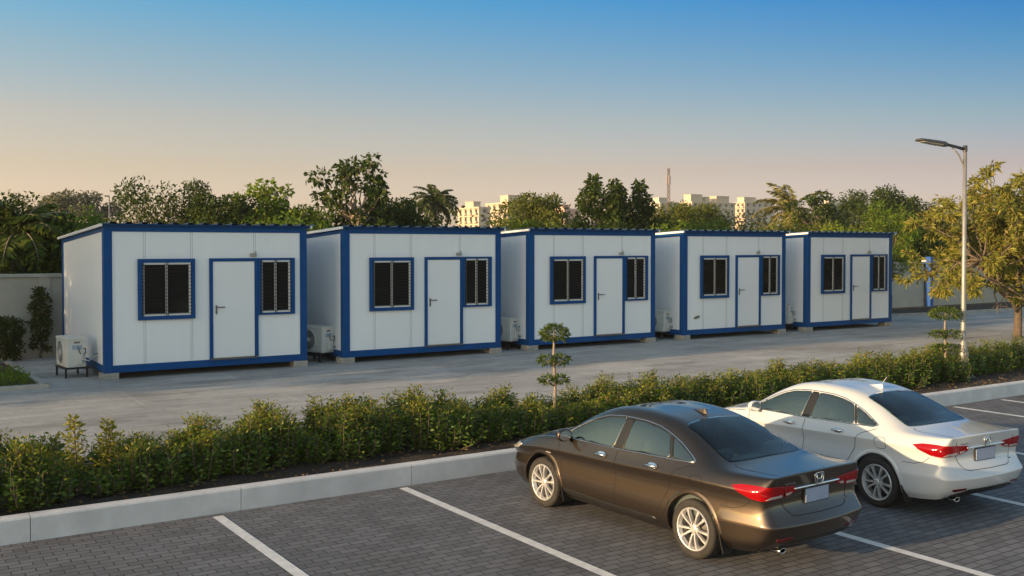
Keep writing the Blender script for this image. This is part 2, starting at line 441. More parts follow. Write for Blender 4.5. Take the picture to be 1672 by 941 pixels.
def make_cabin():
    t = thing('portable_cabin', '', 'cabin', (0, 0, 0), 0, 'blue framed white cabins in a row')
    P = .19
    w = MB()
    zt = CT - .17; zb = CB + .17
    # front: panels between the joints, leaving the openings' frames proud
    w.box((P, .02, zb), (CW - P, .10, zt)); w.build('front_wall', M_PANEL, t)
    for x in (.90, 1.98, 3.52):
        segs = [(zb, zt)]
        if x in (.90, 1.98): segs = [(zb, 1.34), (2.76, zt)]
        if x == 3.52: segs = [(2.78, zt)]
        for a, b in segs:
            for d in (-.022, .022): MB().box((x + d - .004, .0175, a), (x + d + .004, .03, b)).build('wall_joint', M_JOINT, t)
    for nm, x in (('side_wall', .02), ('side_wall', CW - .10)):
        s = MB(); s.prism([(x, P, zb), (x, CD - P, zb), (x, CD - P, zt - .22), (x, P, zt)], 0, (.08, 0, 0)); s.build(nm, M_PANEL, t)
    s = MB(); s.box((P, CD - .10, zb), (CW - P, CD - .02, zt - .24)); s.build('back_wall', M_PANEL, t)
    f = MB()
    for x in (0, CW - P):
        for y in (0, CD - P):
            dz = 0 if y == 0 else -.24
            f.bbox((x, y, CB), (x + P, y + P, CT + dz), .012)
    for y in (.002, CD - .10):
        dz = 0 if y < 1 else -.24
        f.box((P, y, CB + .002), (CW - P, y + .10, CB + .168)); f.box((P, y, CT - .17 + dz), (CW - P, y + .10, CT - .003 + dz))
    for x in (.002, CW - .102):
        f.box((x, P, CB + .002), (x + .10, CD - P, CB + .168))
        f.prism([(x, P, CT - .17), (x, CD - P, CT - .41), (x, CD - P, CT - .25), (x, P, CT - .003)], 0, (.10, 0, 0))
    f.build('frame', M_BLUE, t)
    m = MB(); m.box((.16, .16, CB + .02), (CW - .16, CD - .16, CB + .14)); m.build('floor', M_BAR, t)
    # thin bright trims where panel meets frame
    MB().box((P, .010, zb), (P + .035, .0195, zt)).build('panel_trim', M_ALU, t); MB().box((CW - P - .035, .010, zb), (CW - P, .0195, zt)).build('panel_trim', M_ALU, t)
    # roof: ribbed sheet falling to the back
    r = MB()
    pts = []; x = -.08
    while x < CW + .08:
        pts += [(x, 0), (x + .20, 0), (x + .22, .042), (x + .33, .042)]; x += .35
    pts.append((CW + .12, 0)); n = len(pts)
    vs = []
    for yy, z0 in ((-.09, CT + .014), (CD + .1, CT - .25)):
        vs += [(a, yy, z0 + b) for a, b in pts] + [(a, yy, z0 + b - .006) for a, b in pts]
    fs = []
    for i in range(n - 1):
        fs += [(i, i + 1, 2 * n + i + 1, 2 * n + i), (n + i, 3 * n + i, 3 * n + i + 1, n + i + 1), (i, n + i, n + i + 1, i + 1)]
    fs += [(0, 2 * n, 3 * n, n), (n - 1, 2 * n - 1, 4 * n - 1, 3 * n - 1)]
    r.add(vs, fs)
    for i in range(n - 1):
        if i % 4 in (1, 2, 3):
            for q in range(3): r.mi[3 * i + q] = 1
    rf = r.build('roof', [M_ROOF, M_RIB], t)
    for x in (-.088, CW + .06):
        e = MB(); e.prism([(x, -.092, CT - .055), (x, CD + .1, CT - .315), (x, CD + .1, CT - .255), (x, -.092, CT + .008)], 0, (.05, 0, 0)); e.build('verge_trim', M_ALU, rf)
    e = MB(); e.box((-.035, -.084, CT - .035), (CW + .058, -.078, CT + .006)); e.build('eaves_flashing', M_ROOFBLUE, rf)
    window(t, .74, 2.05, 1.335, 2.76, .09, .09)
    window(t, 3.60, 4.54, 1.355, 2.765, .055, .11)
    d = MB(); z1 = 2.765
    d.box((2.40, -.03, zb - .02), (2.475, .02, z1)); d.box((3.515, -.031, zb - .02), (3.598, .02, z1)); d.box((2.475, -.029, z1 - .075), (3.515, .02, z1))
    fr = d.build('door_frame', M_BLUE, t)
    l = MB(); l.bbox((2.482, -.012, zb + .03), (3.508, .018, z1 - .082), .006); dr = l.build('door', M_DOOR, t)
    h = MB(); hx, hz = 2.56, 1.58
    h.bbox((hx - .022, -.022, hz - .17), (hx + .022, -.012, hz + .05), .004); h.tube([(hx, -.02, hz), (hx, -.07, hz), (hx + .03, -.075, hz), (hx + .19, -.075, hz)], .014, 8); h.tube([(hx, -.03, hz - .12), (hx, -.012, hz - .12)], .018, 8)
    h.build('handle', M_STEEL, dr)
    s = MB(); s.box((2.42, -.05, zb - .012), (3.58, .0, zb + .026)); s.build('threshold', M_STEEL, t)
    b = MB(); b.bbox((3.40, -.03, 2.80), (3.56, .02, 2.88), .006); b.tube([(3.48, 0, 2.88), (3.50, -.01, 2.92), (3.55, 0, 2.93), (3.55, .01, 2.80)], .006, 5)
    b.build('junction_box', M_GREY, t)
    return t
M_BLOCK = mat('concrete_block', (.33, .31, .28), .95, var=.2, vscale=9, bump=.5, bscale=30)
def block_mesh():
    m = MB(); m.bbox((-.18, -.15, 0), (.18, .25, .075), .008); m.bbox((-.175, -.145, .078), (.183, .24, .149), .008)
    return m.mesh('concrete_block')
CABX = [4.70, 10.57, 16.43, 22.52, 28.53]
CLAB = ['nearest white cabin with blue frame, leftmost of the row', 'second white cabin from the left, blue framed', 'middle cabin of the row of five, partly behind the three-tiered topiary',
        'fourth cabin from the left, with an olive patch low on its front', 'farthest white cabin with blue frame, at the right end of the row']
BLAB = ['nearest white cabin', 'second white cabin', 'middle white cabin', 'fourth white cabin', 'farthest white cabin']
cab = make_cabin(); bme = block_mesh()
for i, x in enumerate(CABX):
    c = cab if i == 0 else copy_tree(cab)
    c.location = (x, 24.0, YZ); c['label'] = CLAB[i]
    if i == 3:
        o = MB(); o.lathe([(0, -.03), (.5, -.028), (.85, -.016), (1, 0)], ax='y', seg=28)
        o.v = [(.62 + a * .15 + .03 * c2, .02 + b * 1.2, .72 + c2 * .055 + .02 * a) for a, b, c2 in o.v]
        o.build('olive_patch', M_OLIVE, c)  # raised olive oval low on the front wall
    for nm, dx in (('left', .13), ('right', CW - .17)):
        b = link('concrete_block', bme, M_BLOCK); b.location = (x + dx, 24.13, YZ); b.rotation_euler = (0, 0, R(3 if nm == 'left' else -4))
        tag(b, 'grey block under the %s front corner of the %s' % (nm, BLAB[i]), 'block', 'concrete blocks carrying the cabins')
    for nm, dx in (('left', .13), ('right', CW - .17)):
        b = link('concrete_block', bme, M_BLOCK); b.location = (x + dx, 29.2, YZ)
        tag(b, 'grey block under the %s rear corner of the %s' % (nm, BLAB[i]), 'block', 'concrete blocks carrying the cabins')

# ---------------------------------------------------------------- air conditioners beside the cabins
M_AC = mat('ac_white', (.62, .61, .57), .5, var=.06, vscale=3)
M_ACDK = mat('ac_grille', (.035, .038, .042), .5)
M_LAB = mat('ac_sticker', (.30, .38, .48), .5)
M_STAND = mat('stand_steel', (.02, .02, .02), .6)
M_HOSE = mat('pipe_blue', (.05, .12, .20), .5)
M_HOSEW = mat('pipe_white', (.5, .5, .48), .5)
def make_ac():
    """front face to -X, service end to -Y; origin on the yard under its middle"""
    t = thing('air_conditioner', '', 'air conditioner', (0, 0, 0), 0, 'outdoor air conditioner units')
    z0, z1 = .25, .93; w, l = .21, .45
    c = MB(); c.bbox((-w, -l, z0), (w, l, z1), .018); c.bbox((-w - .012, -l - .012, z1 - .05), (w + .012, l + .012, z1 + .008), .012); c.build('casing', M_AC, t)
    g = MB(); cz = (z0 + z1) / 2 - .01
    g.lathe([(.285, .0), (.285, -.016), (.265, -.02), (.262, 0)], (-w, .08, cz), 'x', 40)
    for r in (.05, .09, .13, .17, .21, .245): g.tube([(-w - .014, .08 + r * math.cos(a), cz + r * math.sin(a)) for a in np.linspace(0, 2 * math.pi, 32, endpoint=False)], .004, 5, closed=True)
    for k in range(12):
        a = k * math.pi / 6; g.tube([(-w - .012, .08, cz), (-w - .012, .08 + .27 * math.cos(a), cz + .27 * math.sin(a))], .003, 4)
    g.lathe([(0, -.022), (.05, -.02), (.055, -.01)], (-w, .08, cz), 'x', 20)
    gr = g.build('fan_grille', M_AC, t)
    d = MB(); d.lathe([(0, -.004), (.262, -.003), (.264, 0)], (-w, .08, cz), 'x', 40); d.build('fan_recess', M_ACDK, gr)
    f = MB()
    for k in range(3):
        a = k * 2 * math.pi / 3
        q = [(-.006 - .005 * (i % 2), .24 * math.cos(a + s) * r, .24 * math.sin(a + s) * r) for i, (r, s) in enumerate(((.2, -.3), (1, -.2), (1, .5), (.2, .4)))]
        f.prism([(-w + x_, .08 + y_, cz + z_) for x_, y_, z_ in q], 0, (-.002, 0, 0))
    f.build('fan_blades', M_BAR, gr)
    s = MB(); s.bbox((-.03, -l - .045, z0 + .06), (.12, -l, z0 + .30), .012); s.build('valve_cover', M_AC, t)
    s = MB(); s.box((-.10, -l - .004, z1 - .27), (.12, -l, z1 - .17)); s.build('sticker', M_LAB, t)
    s = MB(); x = -.055
    for k in range(5): s.box((x, -l - .004, z1 - .125), (x + .02, -l, z1 - .085 - .008 * (k % 2))); x += .025
    s.build('nameplate', M_ACDK, t)
    h = MB(); h.tube([(.155, -l - .003, z0 + .42), (.17, -l - .05, z0 + .44), (.19, -l - .05, z0 + .33), (.155, -l - .003, z0 + .30)], .012, 6); h.build('carry_handle', M_ACDK, t)
    p = MB(); p.tube([(.10, -l - .03, z0 + .16), (.16, -l - .09, z0 + .13), (.26, -l - .08, z0 + .17), (.38, -l - .02, z0 + .27), (.52, -l + .1, z0 + .30)], .014, 6)
    p.build('refrigerant_pipe', M_HOSE, t)
    p = MB(); p.tube([(.10, -l - .03, z0 + .22), (.14, -l - .10, z0 + .17), (.24, -l - .10, z0 + .14), (.36, -l - .05, z0 + .24), (.52, -l + .06, z0 + .27)], .011, 6)
    p.build('refrigerant_pipe', M_HOSEW, t)
    p = MB(); p.tube([(.02, -l - .004, z1 - .2), (.04, -l - .02, z1 - .27), (.09, -l - .03, z0 + .27)], .009, 6); p.build('cable', M_ACDK, t)
    st = MB()
    for y in (-l + .08, l - .08): st.box((-w - .03, y - .02, .20), (w + .06, y + .02, .249))
    for x in (-w - .03, w + .02): st.box((x, -l + .02, .205), (x + .04, l - .02, .245))
    s_ = st.build('stand', M_STAND, t)
    for x in (-w - .03, w + .02):
        for y in (-l + .08, l - .08): MB().box((x, y - .02, 0), (x + .04, y + .02, .20)).build('leg', M_STAND, s_)
    return t
ac = make_ac()
ACL = ['air conditioner on a black stand at the outer left side of the nearest cabin', 'air conditioner in the gap between the nearest and second cabins', 'air conditioner in the gap between the second and middle cabins',
       'air conditioner in the gap between the middle cabin and the cabin with an olive patch', 'air conditioner in the gap beside the farthest cabin']
for i, x in enumerate(CABX):
    a = ac if i == 0 else copy_tree(ac)
    a.location = (x - (.50, .33, .30, .30, .29)[i], (25.2, 25.0, 24.95, 25.0, 25.0)[i], YZ); a['label'] = ACL[i]; a.rotation_euler = (0, 0, R((6, 20, 18, 16, 16)[i]))
# ---------------------------------------------------------------- vegetation
def unit(a): return a / np.maximum(1e-9, np.linalg.norm(a, axis=-1, keepdims=True))
def leaf_mesh(name, pos, axis, ln, wd, rs, fold=.25, curl=.2):
    """every leaf a folded blade of two quads; all in one mesh"""
    n = len(pos); axis = unit(axis)
    rv = rs.normal(size=(n, 3)); rv[:, 2] += .0
    side = unit(np.cross(axis, rv)); nrm = np.cross(side, axis)
    up = np.sign(nrm[:, 2:3] + 1e-9); nrm *= up
    ln = np.broadcast_to(np.asarray(ln, float), (n,))[:, None]; wd = np.broadcast_to(np.asarray(wd, float), (n,))[:, None]
    b = pos; m = pos + axis * ln * .5 - nrm * wd * fold; t = pos + axis * ln - nrm * ln * curl
    l = pos + axis * ln * .45 + side * wd * .5; r = pos + axis * ln * .45 - side * wd * .5
    V = np.stack([b, l, t, r, m], 1).reshape(-1, 3)
    i = np.arange(n)[:, None] * 5
    F = np.concatenate([np.concatenate([i, i + 4, i + 2, i + 1], 1), np.concatenate([i, i + 3, i + 2, i + 4], 1)], 1).reshape(-1, 4)
    me = bpy.data.meshes.new(name)
    me.vertices.add(len(V)); me.vertices.foreach_set('co', V.ravel())
    me.loops.add(F.size); me.loops.foreach_set('vertex_index', F.ravel().astype(np.int32))
    me.polygons.add(len(F)); me.polygons.foreach_set('loop_start', np.arange(0, F.size, 4, dtype=np.int32))
    me.polygons.foreach_set('loop_total', np.full(len(F), 4, np.int32))
    me.update(calc_edges=True)
    return me

M_BARK = mat('bark', (.12, .09, .065), .95, var=.35, vscale=8, bump=.6, bscale=22, stretch=(1, 1, .25))
M_BARKP = mat('pale_bark', (.26, .21, .16), .95, var=.3, vscale=6, bump=.5, bscale=22, stretch=(1, 1, .25))
ML_MID = leaf_mat('leaf_mid', [(.062, .130, .013), (.115, .190, .018), (.185, .231, .024), (.086, .151, .016)])
ML_DARK = leaf_mat('leaf_dark', [(.026, .055, .007), (.046, .080, .010), (.076, .098, .014), (.034, .063, .009)])
ML_LIGHT = leaf_mat('leaf_light', [(.136, .231, .020), (.210, .290, .026), (.286, .318, .030), (.113, .204, .020)])
ML_OLIVE = leaf_mat('leaf_olive', [(.106, .128, .018), (.154, .169, .024), (.078, .106, .016), (.183, .185, .030)])
ML_GOLD = leaf_mat('leaf_gold', [(.20, .21, .03), (.29, .275, .045), (.13, .165, .025), (.34, .25, .055), (.165, .18, .028), (.24, .235, .04)], .4, .45)
ML_HEDGE = leaf_mat('leaf_hedge', [(.055, .118, .012), (.091, .172, .018), (.139, .212, .022), (.073, .138, .016), (.184, .226, .025)], .38, .36, .42)
ML_TIP = leaf_mat('leaf_tip', [(.20, .225, .022), (.29, .28, .03), (.15, .185, .02), (.34, .27, .04)], .45, .4)
ML_PALM = leaf_mat('leaf_palm', [(.047, .088, .013), (.083, .118, .017), (.118, .142, .024)], .3, .4)
ML_PALMY = leaf_mat('leaf_palm_yellow', [(.10, .12, .02), (.16, .16, .03), (.22, .18, .04)], .35, .4)
ML_TOPI = leaf_mat('leaf_topiary', [(.032, .064, .010), (.059, .097, .013), (.097, .123, .017)], .25, .45)
ML_HAZE = leaf_mat('leaf_hazed', [(.10, .11, .07), (.13, .14, .085), (.16, .155, .095)], .3)  # pale greyed leaves, distance haze put into the colour

def limb(mb, a, b, r0, r1, rnd, wob=.08, n=5, seg=6):
    a, b = Vector(a), Vector(b); L_ = (b - a).length
    pts = [a]
    for i in range(1, n):
        t = i / n
        pts.append(a.lerp(b, t) + Vector((rnd.uniform(-1, 1), rnd.uniform(-1, 1), rnd.uniform(-.5, .9))) * wob * L_ * math.sin(math.pi * t))
    pts.append(b)
    mb.tube(pts, [r0 + (r1 - r0) * (i / n) ** .8 for i in range(n + 1)], seg)
    return pts

def crown_points(clumps, rs, out=.55):
    P, D = [], []
    for c, r, n in clumps:
        d = unit(rs.normal(size=(n, 3))); q = rs.uniform(.12, 1, size=(n, 1)) ** out
        P.append(np.array(c) + d * q * np.array(r)); D.append(d)
    return np.concatenate(P), np.concatenate(D)

def tree_meshes(h, rx, seed, trunk_h=.35, nclump=34, leaves=5200, ls=.17, lw=.5, clump=.30, shape='round', droop=.3, lean=0, twig=1, trunk_r=None):
    """trunk with limbs running to every leaf clump; returns two meshes (trunk, crown) of a tree of height h"""
    rnd = random.Random(seed); rs = np.random.RandomState(seed)
    tr = MB(); cl = []
    r0 = trunk_r or h * .022
    top = Vector((lean, 0, h * .62)); base = Vector((0, 0, -.1))
    limb(tr, base, top, r0, r0 * .35, rnd, .05, 7, 8)
    zc0 = h * trunk_h
    for i in range(nclump):
        t = (i + .5) / nclump
        z = zc0 + (h - zc0) * (t ** .85)
        f = {'round': math.sin(math.pi * min(1, .12 + .8 * t)) ** .6, 'umbrella': .35 + .65 * min(1, t * 1.6) if t < .8 else 1.0, 'cone': (1 - t) * .95 + .12, 'column': .75 if t < .8 else .4, 'spread': .6 + .4 * math.sin(math.pi * t)}[shape]
        a = i * 2.399 + rnd.uniform(-.5, .5); q = rx * f * rnd.uniform(.35, .95)
        if shape == 'umbrella': z = h * (rnd.uniform(.72, .95) - .12 * (q / rx) ** 2)
        c = Vector((lean * t + q * math.cos(a), q * math.sin(a), z * rnd.uniform(.95, 1.02)))
        s = rx * clump * rnd.uniform(.7, 1.3)
        cl.append((c, (s, s, s * (.55 if shape == 'umbrella' else .8)), max(20, int(leaves / nclump * rnd.uniform(.6, 1.4)))))
        st = Vector((lean * .5, 0, min(h * .60, max(h * .14, c.z - q * rnd.uniform(.5, 1.0)))))
        st = base.lerp(top, min(1, st.z / (h * .62)))
        limb(tr, st, c, r0 * .38, r0 * .07, rnd, .10, 5, 5)
        for _ in range(twig):
            e = c + Vector((rnd.uniform(-1, 1), rnd.uniform(-1, 1), rnd.uniform(-.3, 1))) * s * .9
            limb(tr, c.lerp(st, .15), e, r0 * .10, r0 * .03, rnd, .08, 3, 4)
    P, D = crown_points(cl, rs)
    n = len(P)
    ax = D * .8 + rs.normal(size=(n, 3)) * .6; ax[:, 2] -= droop
    L_ = ls * rs.uniform(.6, 1.3, n)
    k = h / np.percentile(P[:, 2], 99.3); P = P * k; tr.v = [(a * k, b * k, c * k) for a, b, c in tr.v]
    return tr.mesh('trunk'), leaf_mesh('crown', P, ax, L_, L_ * lw, rs)

def plant_tree(name, label, cat, meshes, x, y, z=0, s=1.0, rz=0, bark=None, leaf=None, group=None, sz=None):
    t = thing(name, label, cat, (x, y, z), rz, group)
    t.scale = (s, s, sz or s)
    for m, nm, mt in ((meshes[0], 'trunk', bark), (meshes[1], 'crown', leaf)):
        if m.users and m.materials and m.materials[0] is not mt: m = m.copy()
        link(nm, m, mt, t)
    return t

def palm_meshes(h, seed, nf=22, fl=2.3, tr_r=.16, up=.6, lw=.07, ll=.55):
    rnd = random.Random(seed); rs = np.random.RandomState(seed)
    tr = MB(); n = 14
    pts = [(.25 * math.sin(i / n * 1.5), .1 * i / n, h * i / n) for i in range(n + 1)]
    tr.tube(pts, [tr_r * (1.25 - .45 * i / n) * (1.06 if i % 2 else .96) for i in range(n + 1)], 10)
    top = Vector(pts[-1]); P, A, Ln = [], [], []
    for k in range(nf):
        az = k * 2.399 + rnd.uniform(-.2, .2); el = R(rnd.uniform(-25, 85)) * (1 if k < nf * .75 else .5); f = fl * rnd.uniform(.8, 1.1)
        d = Vector((math.cos(az), math.sin(az), 0)); q = top.copy(); m = 16; e = el; ps = [q.copy()]
        for i in range(m):
            q = q + (d * math.cos(e) + Vector((0, 0, 1)) * math.sin(e)) * f / m; e -= R(rnd.uniform(5.5, 8.5)) * (1 - .3 * up); ps.append(q.copy())
        tr.tube(ps, [.03 * (1 - .85 * i / m) for i in range(m + 1)], 4)
        for i in range(2, m + 1):
            tg = (ps[i] - ps[i - 1]).normalized(); sd_ = tg.cross(Vector((0, 0, 1))).normalized(); un = sd_.cross(tg)
            for s in (-1, 1):
                for w in (0, .5):
                    pp = ps[i - 1].lerp(ps[i], w); P.append(pp[:]); A.append((sd_ * s + tg * .55 - un * rnd.uniform(.1, .7))[:])
                    Ln.append(ll * (math.sin(math.pi * (.12 + .82 * i / m)) ** .7) * rnd.uniform(.8, 1.1))
    Ln = np.array(Ln)
    return tr.mesh('trunk'), leaf_mesh('crown', np.array(P), np.array(A), Ln, lw, rs, .15, .18)

# --- prototypes
T_ROUND = tree_meshes(6, 2.5, 11, .22, 52, 15000, .165, .55, .28)
T_ROUND2 = tree_meshes(6, 2.9, 12, .2, 58, 17000, .175, .5, .25, 'spread')
T_OPEN = tree_meshes(7, 2.0, 13, .42, 40, 2700, .23, .6, .19, 'round', .35, .1, 2)
T_SPREAD = tree_meshes(6, 3.4, 14, .35, 46, 8000, .17, .5, .22, 'spread', .1, 0, 2)
T_TWIN = tree_meshes(6.5, 1.6, 15, .42, 30, 4000, .21, .6, .25, 'round', .3)
T_FEATHER = tree_meshes(5, 1.55, 16, .40, 36, 5200, .20, .24, .26, 'round', -.2, 0, 2, .085)
T_UMB = tree_meshes(8, 4.2, 17, .6, 34, 7000, .26, .55, .20, 'umbrella', .1)
B_A = tree_meshes(4, 2.2, 21, .05, 44, 13000, .16, .55, .30, 'spread', .2)
B_B = tree_meshes(4, 2.0, 22, .08, 40, 12000, .18, .45, .31, 'round', .35)
B_C = tree_meshes(4, 2.6, 23, .04, 50, 14000, .14, .5, .28, 'spread', .1)
PALM_A = palm_meshes(6.9, 31, 40, 2.5, .2, .3, .12)
PALM_B = palm_meshes(4.8, 32, 32, 2.6, .13, 1.0, .11, .6)
PALM_C = palm_meshes(6.6, 33, 30, 1.9, .2, 1.0, .05, .5)

# --- trees one can tell apart, left to right
T = plant_tree
T('leafy_tree', 'dense dark tree at the left edge, its ragged top above the wall', 'tree', T_ROUND2, 3.3, 33.2, 0, .78, .4, M_BARK, ML_DARK)
T('palm_tree', 'arching palm at the left edge, behind the wall', 'palm', palm_meshes(3.7, 34, 30, 1.8, .13, 1.0, .12), 3.7, 31.9, 0, 1.0, 0, M_BARKP, ML_PALM)
T('leafy_tree', 'dark bushy tree between the left edge and the nearest cabin', 'tree', T_ROUND, 4.8, 33.6, 0, .62, 1.9, M_BARK, ML_DARK)
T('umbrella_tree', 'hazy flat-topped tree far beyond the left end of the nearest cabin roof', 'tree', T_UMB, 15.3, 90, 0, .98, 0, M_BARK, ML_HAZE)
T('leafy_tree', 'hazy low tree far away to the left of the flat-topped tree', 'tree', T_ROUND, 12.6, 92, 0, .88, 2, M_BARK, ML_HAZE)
T('spreading_tree', 'wide feathery tree with thin crown rising behind the nearest cabin roof', 'tree', T_SPREAD, 10.2, 40, 0, .80, .8, M_BARK, ML_DARK, None, .97)
T('leafy_tree', 'dark tree between the wide feathery tree and the light green tree', 'tree', T_ROUND, 11.9, 38, 0, .86, 2.8, M_BARK, ML_DARK)
T('leafy_tree', 'light green tree with upright tips behind the right end of the nearest cabin', 'tree', T_OPEN, 13.4, 38, 0, .83, 1.4, M_BARK, ML_LIGHT)
T('leafy_tree', 'green tree filling the lower left of the tall sparse tree', 'tree', T_ROUND, 14.6, 37.5, 0, .80, .3, M_BARK, ML_MID)
T('tall_tree', 'tallest tree, sparse with dark clumps and bare branches, behind the second cabin', 'tree', T_OPEN, 16.5, 36, 0, .97, 2.2, M_BARKP, ML_DARK)
T('leafy_tree', 'dark tree close to the left of the drooping palm', 'tree', T_ROUND, 19.2, 38, 0, .87, 4.2, M_BARK, ML_DARK)
T('palm_tree', 'drooping palm to the right of the tallest tree', 'palm', PALM_A, 38.6, 70, 0, 1.0, 0, M_BARKP, ML_DARK)
T('leafy_tree', 'olive tree in front of the cream block with wide parapet', 'tree', T_ROUND, 29.2, 42, 0, .98, 3.3, M_BARK, ML_OLIVE)
T('clumped_tree', 'taller of the two dark clumped trees behind the middle cabin', 'tree', T_TWIN, 28.6, 36, 0, 1.0, .5, M_BARKP, ML_DARK)
T('clumped_tree', 'lower right-hand one of the two dark clumped trees behind the middle cabin', 'tree', T_TWIN, 31.4, 37, 0, .97, 3.6, M_BARKP, ML_DARK)
T('leafy_tree', 'olive tree at the foot of the lattice mast', 'tree', T_ROUND2, 38.2, 42, 0, .93, 1.1, M_BARK, ML_OLIVE)
T('leafy_tree', 'olive tree to the right of the lattice mast', 'tree', T_ROUND, 41.6, 43, 0, .95, 2.2, M_BARK, ML_OLIVE)
T('palm_tree', 'yellow-green upright palm behind the fourth cabin', 'palm', PALM_B, 64.9, 56, 0, 1.33, 1, M_BARKP, ML_PALMY)
T('leafy_tree', 'dark loose tree just right of the yellow-green palm', 'tree', T_OPEN, 53.2, 44, 0, .98, 1.2, M_BARK, ML_DARK)
T('broad_tree', 'broad dark crown above the farthest cabin', 'tree', T_ROUND2, 64.5, 48, 0, 1.26, .5, M_BARK, ML_DARK)
T('leafy_tree', 'dark tree adjoining the right side of the broad crown', 'tree', T_ROUND, 70.5, 50, 0, 1.2, 2.5, M_BARK, ML_DARK)
T('palm_tree', 'small distant palm seen left of the street lamp', 'palm', PALM_C, 90, 60, 0, 1.0, 2, M_BARKP, ML_DARK)
T('young_tree', 'slim feathery tree against the wall beside the farthest cabin', 'tree', T_FEATHER, 38.9, 28.0, YZ, .98, 0, M_BARK, ML_MID)
T('leafy_tree', 'dark tree behind the wall, between the slim feathery tree and the golden tree', 'tree', T_ROUND2, 47.5, 33, 0, .80, 1.0, M_BARK, ML_DARK)
# thicket behind the wall
rnd = random.Random(5)
TH = [(B_A, ML_MID), (B_B, ML_OLIVE), (B_C, ML_DARK), (B_A, ML_LIGHT), (B_B, ML_MID), (B_C, ML_MID), (B_A, ML_OLIVE)]
x = 1.5; i = 0
while x < 80:
    for yy in (33.2, 37.5):
        if yy > 35 and x < 9: continue
        m, lf = TH[(i * 3 + int(x)) % len(TH)]
        zz = rnd.uniform(.90, 1.08) * (1.0 if yy < 35 else 1.08) * (.9 if 5 < x < 9 or 20 < x < 25 else 1)
        plant_tree('bush', 'leafy green bush in the thicket behind the boundary wall', 'bush', m, x + rnd.uniform(-.5, .5), yy + rnd.uniform(-.5, .5), 0, 1.0, rnd.uniform(0, 6), M_BARK, lf, 'thicket bushes behind the wall', zz)
        i += 1
    x += 3.1 if x < 45 else 4.2
# trees out beyond the left edge that shade the yard
for x, y, s, m in ((-5.5, 25.0, 1.1, T_ROUND2), (-9.0, 28.0, 1.2, T_ROUND), (-12.5, 24.5, 1.45, T_ROUND2)):
    plant_tree('leafy_tree', 'dense dark tree standing outside the left edge of the view', 'tree', m, x, y, 0, s, x, M_BARK, ML_DARK, 'trees outside the left edge')

# --- far line of woods: one mass
rs = np.random.RandomState(77)
cl = []
for i in range(260):
    x = rs.uniform(20, 330); y = 75 + rs.uniform(0, 25) + x * .12; s = rs.uniform(2.2, 3.6)
    cl.append(((x, y, rs.uniform(1, 5.2) + x * .012), (s * 1.3, s, s * .8), 170))
P, D = crown_points(cl, rs)
L_ = .55 * rs.uniform(.6, 1.3, len(P))
tag(link('far_woods', leaf_mesh('far_woods', P, D + rs.normal(size=P.shape) * .6, L_, L_ * .6, rs), leaf_mat('leaf_woods', [(.04, .055, .022), (.065, .075, .03), (.09, .085, .035)])), 'dim green line of woods beyond the thicket', 'woods', kind='stuff')

# --- the golden tree at the right
def golden():
    rnd = random.Random(41); rs = np.random.RandomState(41)
    tr = MB(); cl = []; tips = []
    b = Vector((0, 0, -.1))
    forks = [Vector((-1.5, .3, 2.0)), Vector((-.5, -.4, 2.3)), Vector((.5, .3, 2.4)), Vector((1.6, -.2, 2.0)), Vector((-.2, .7, 2.2)), Vector((-1.7, -.3, 1.7)), Vector((-1.6, .3, 2.3)), Vector((1.2, .5, 2.6)), Vector((.3, .2, 2.7))]
    st = Vector((.05, 0, .95)); limb(tr, b, st, .14, .11, rnd, .03, 4, 10)
    for fk in forks:
        limb(tr, st.lerp(b, rnd.uniform(0, .25)), fk, .07, .04, rnd, .10, 6, 8)
        for _ in range(11):
            a = rnd.uniform(0, 6.28); q = rnd.uniform(.5, 2.2)
            e = fk + Vector((q * math.cos(a), q * math.sin(a) * .9, rnd.uniform(-.6, 2.5) - .22 * q))
            limb(tr, fk, e, .04, .010, rnd, .10, 5, 5); tips.append((fk, e))
            for _ in range(3):
                e2 = e + Vector((rnd.uniform(-1, 1), rnd.uniform(-1, 1), rnd.uniform(-.5, .8))) * .6
                limb(tr, e.lerp(fk, .2), e2, .014, .006, rnd, .1, 3, 4); tips.append((e, e2))
    P, A = [], []
    for a, e in tips:
        d = (e - a).normalized()
        for k in range(88):
            t = rnd.uniform(.45, 1.05); p = a.lerp(e, t)
            v = Vector((rnd.gauss(0, 1), rnd.gauss(0, 1), rnd.gauss(0, .6))).normalized()
            P.append(p + v * rnd.uniform(0, .14)); A.append(v + d * .6 + Vector((0, 0, -.35)))
    P = np.array([p[:] for p in P]); A = np.array([p[:] for p in A]); kp = P[:, 2] > 1.35 + .25 * np.sin(P[:, 0] * 2.1) + .12 * np.minimum(0, P[:, 0] + 1.2); P = P[kp]; A = A[kp]
    L_ = .19 * rs.uniform(.55, 1.25, len(P))
    return tr.mesh('trunk', None), leaf_mesh('crown', P, A, L_, L_ * .30, rs, .2, .25)
GT = golden()
plant_tree('golden_tree', 'golden-leaved tree at the right edge behind the street lamp', 'tree', GT, 32.5, 18.5, YZ, 1.02, 0, M_BARK, ML_GOLD, None, 1.13)

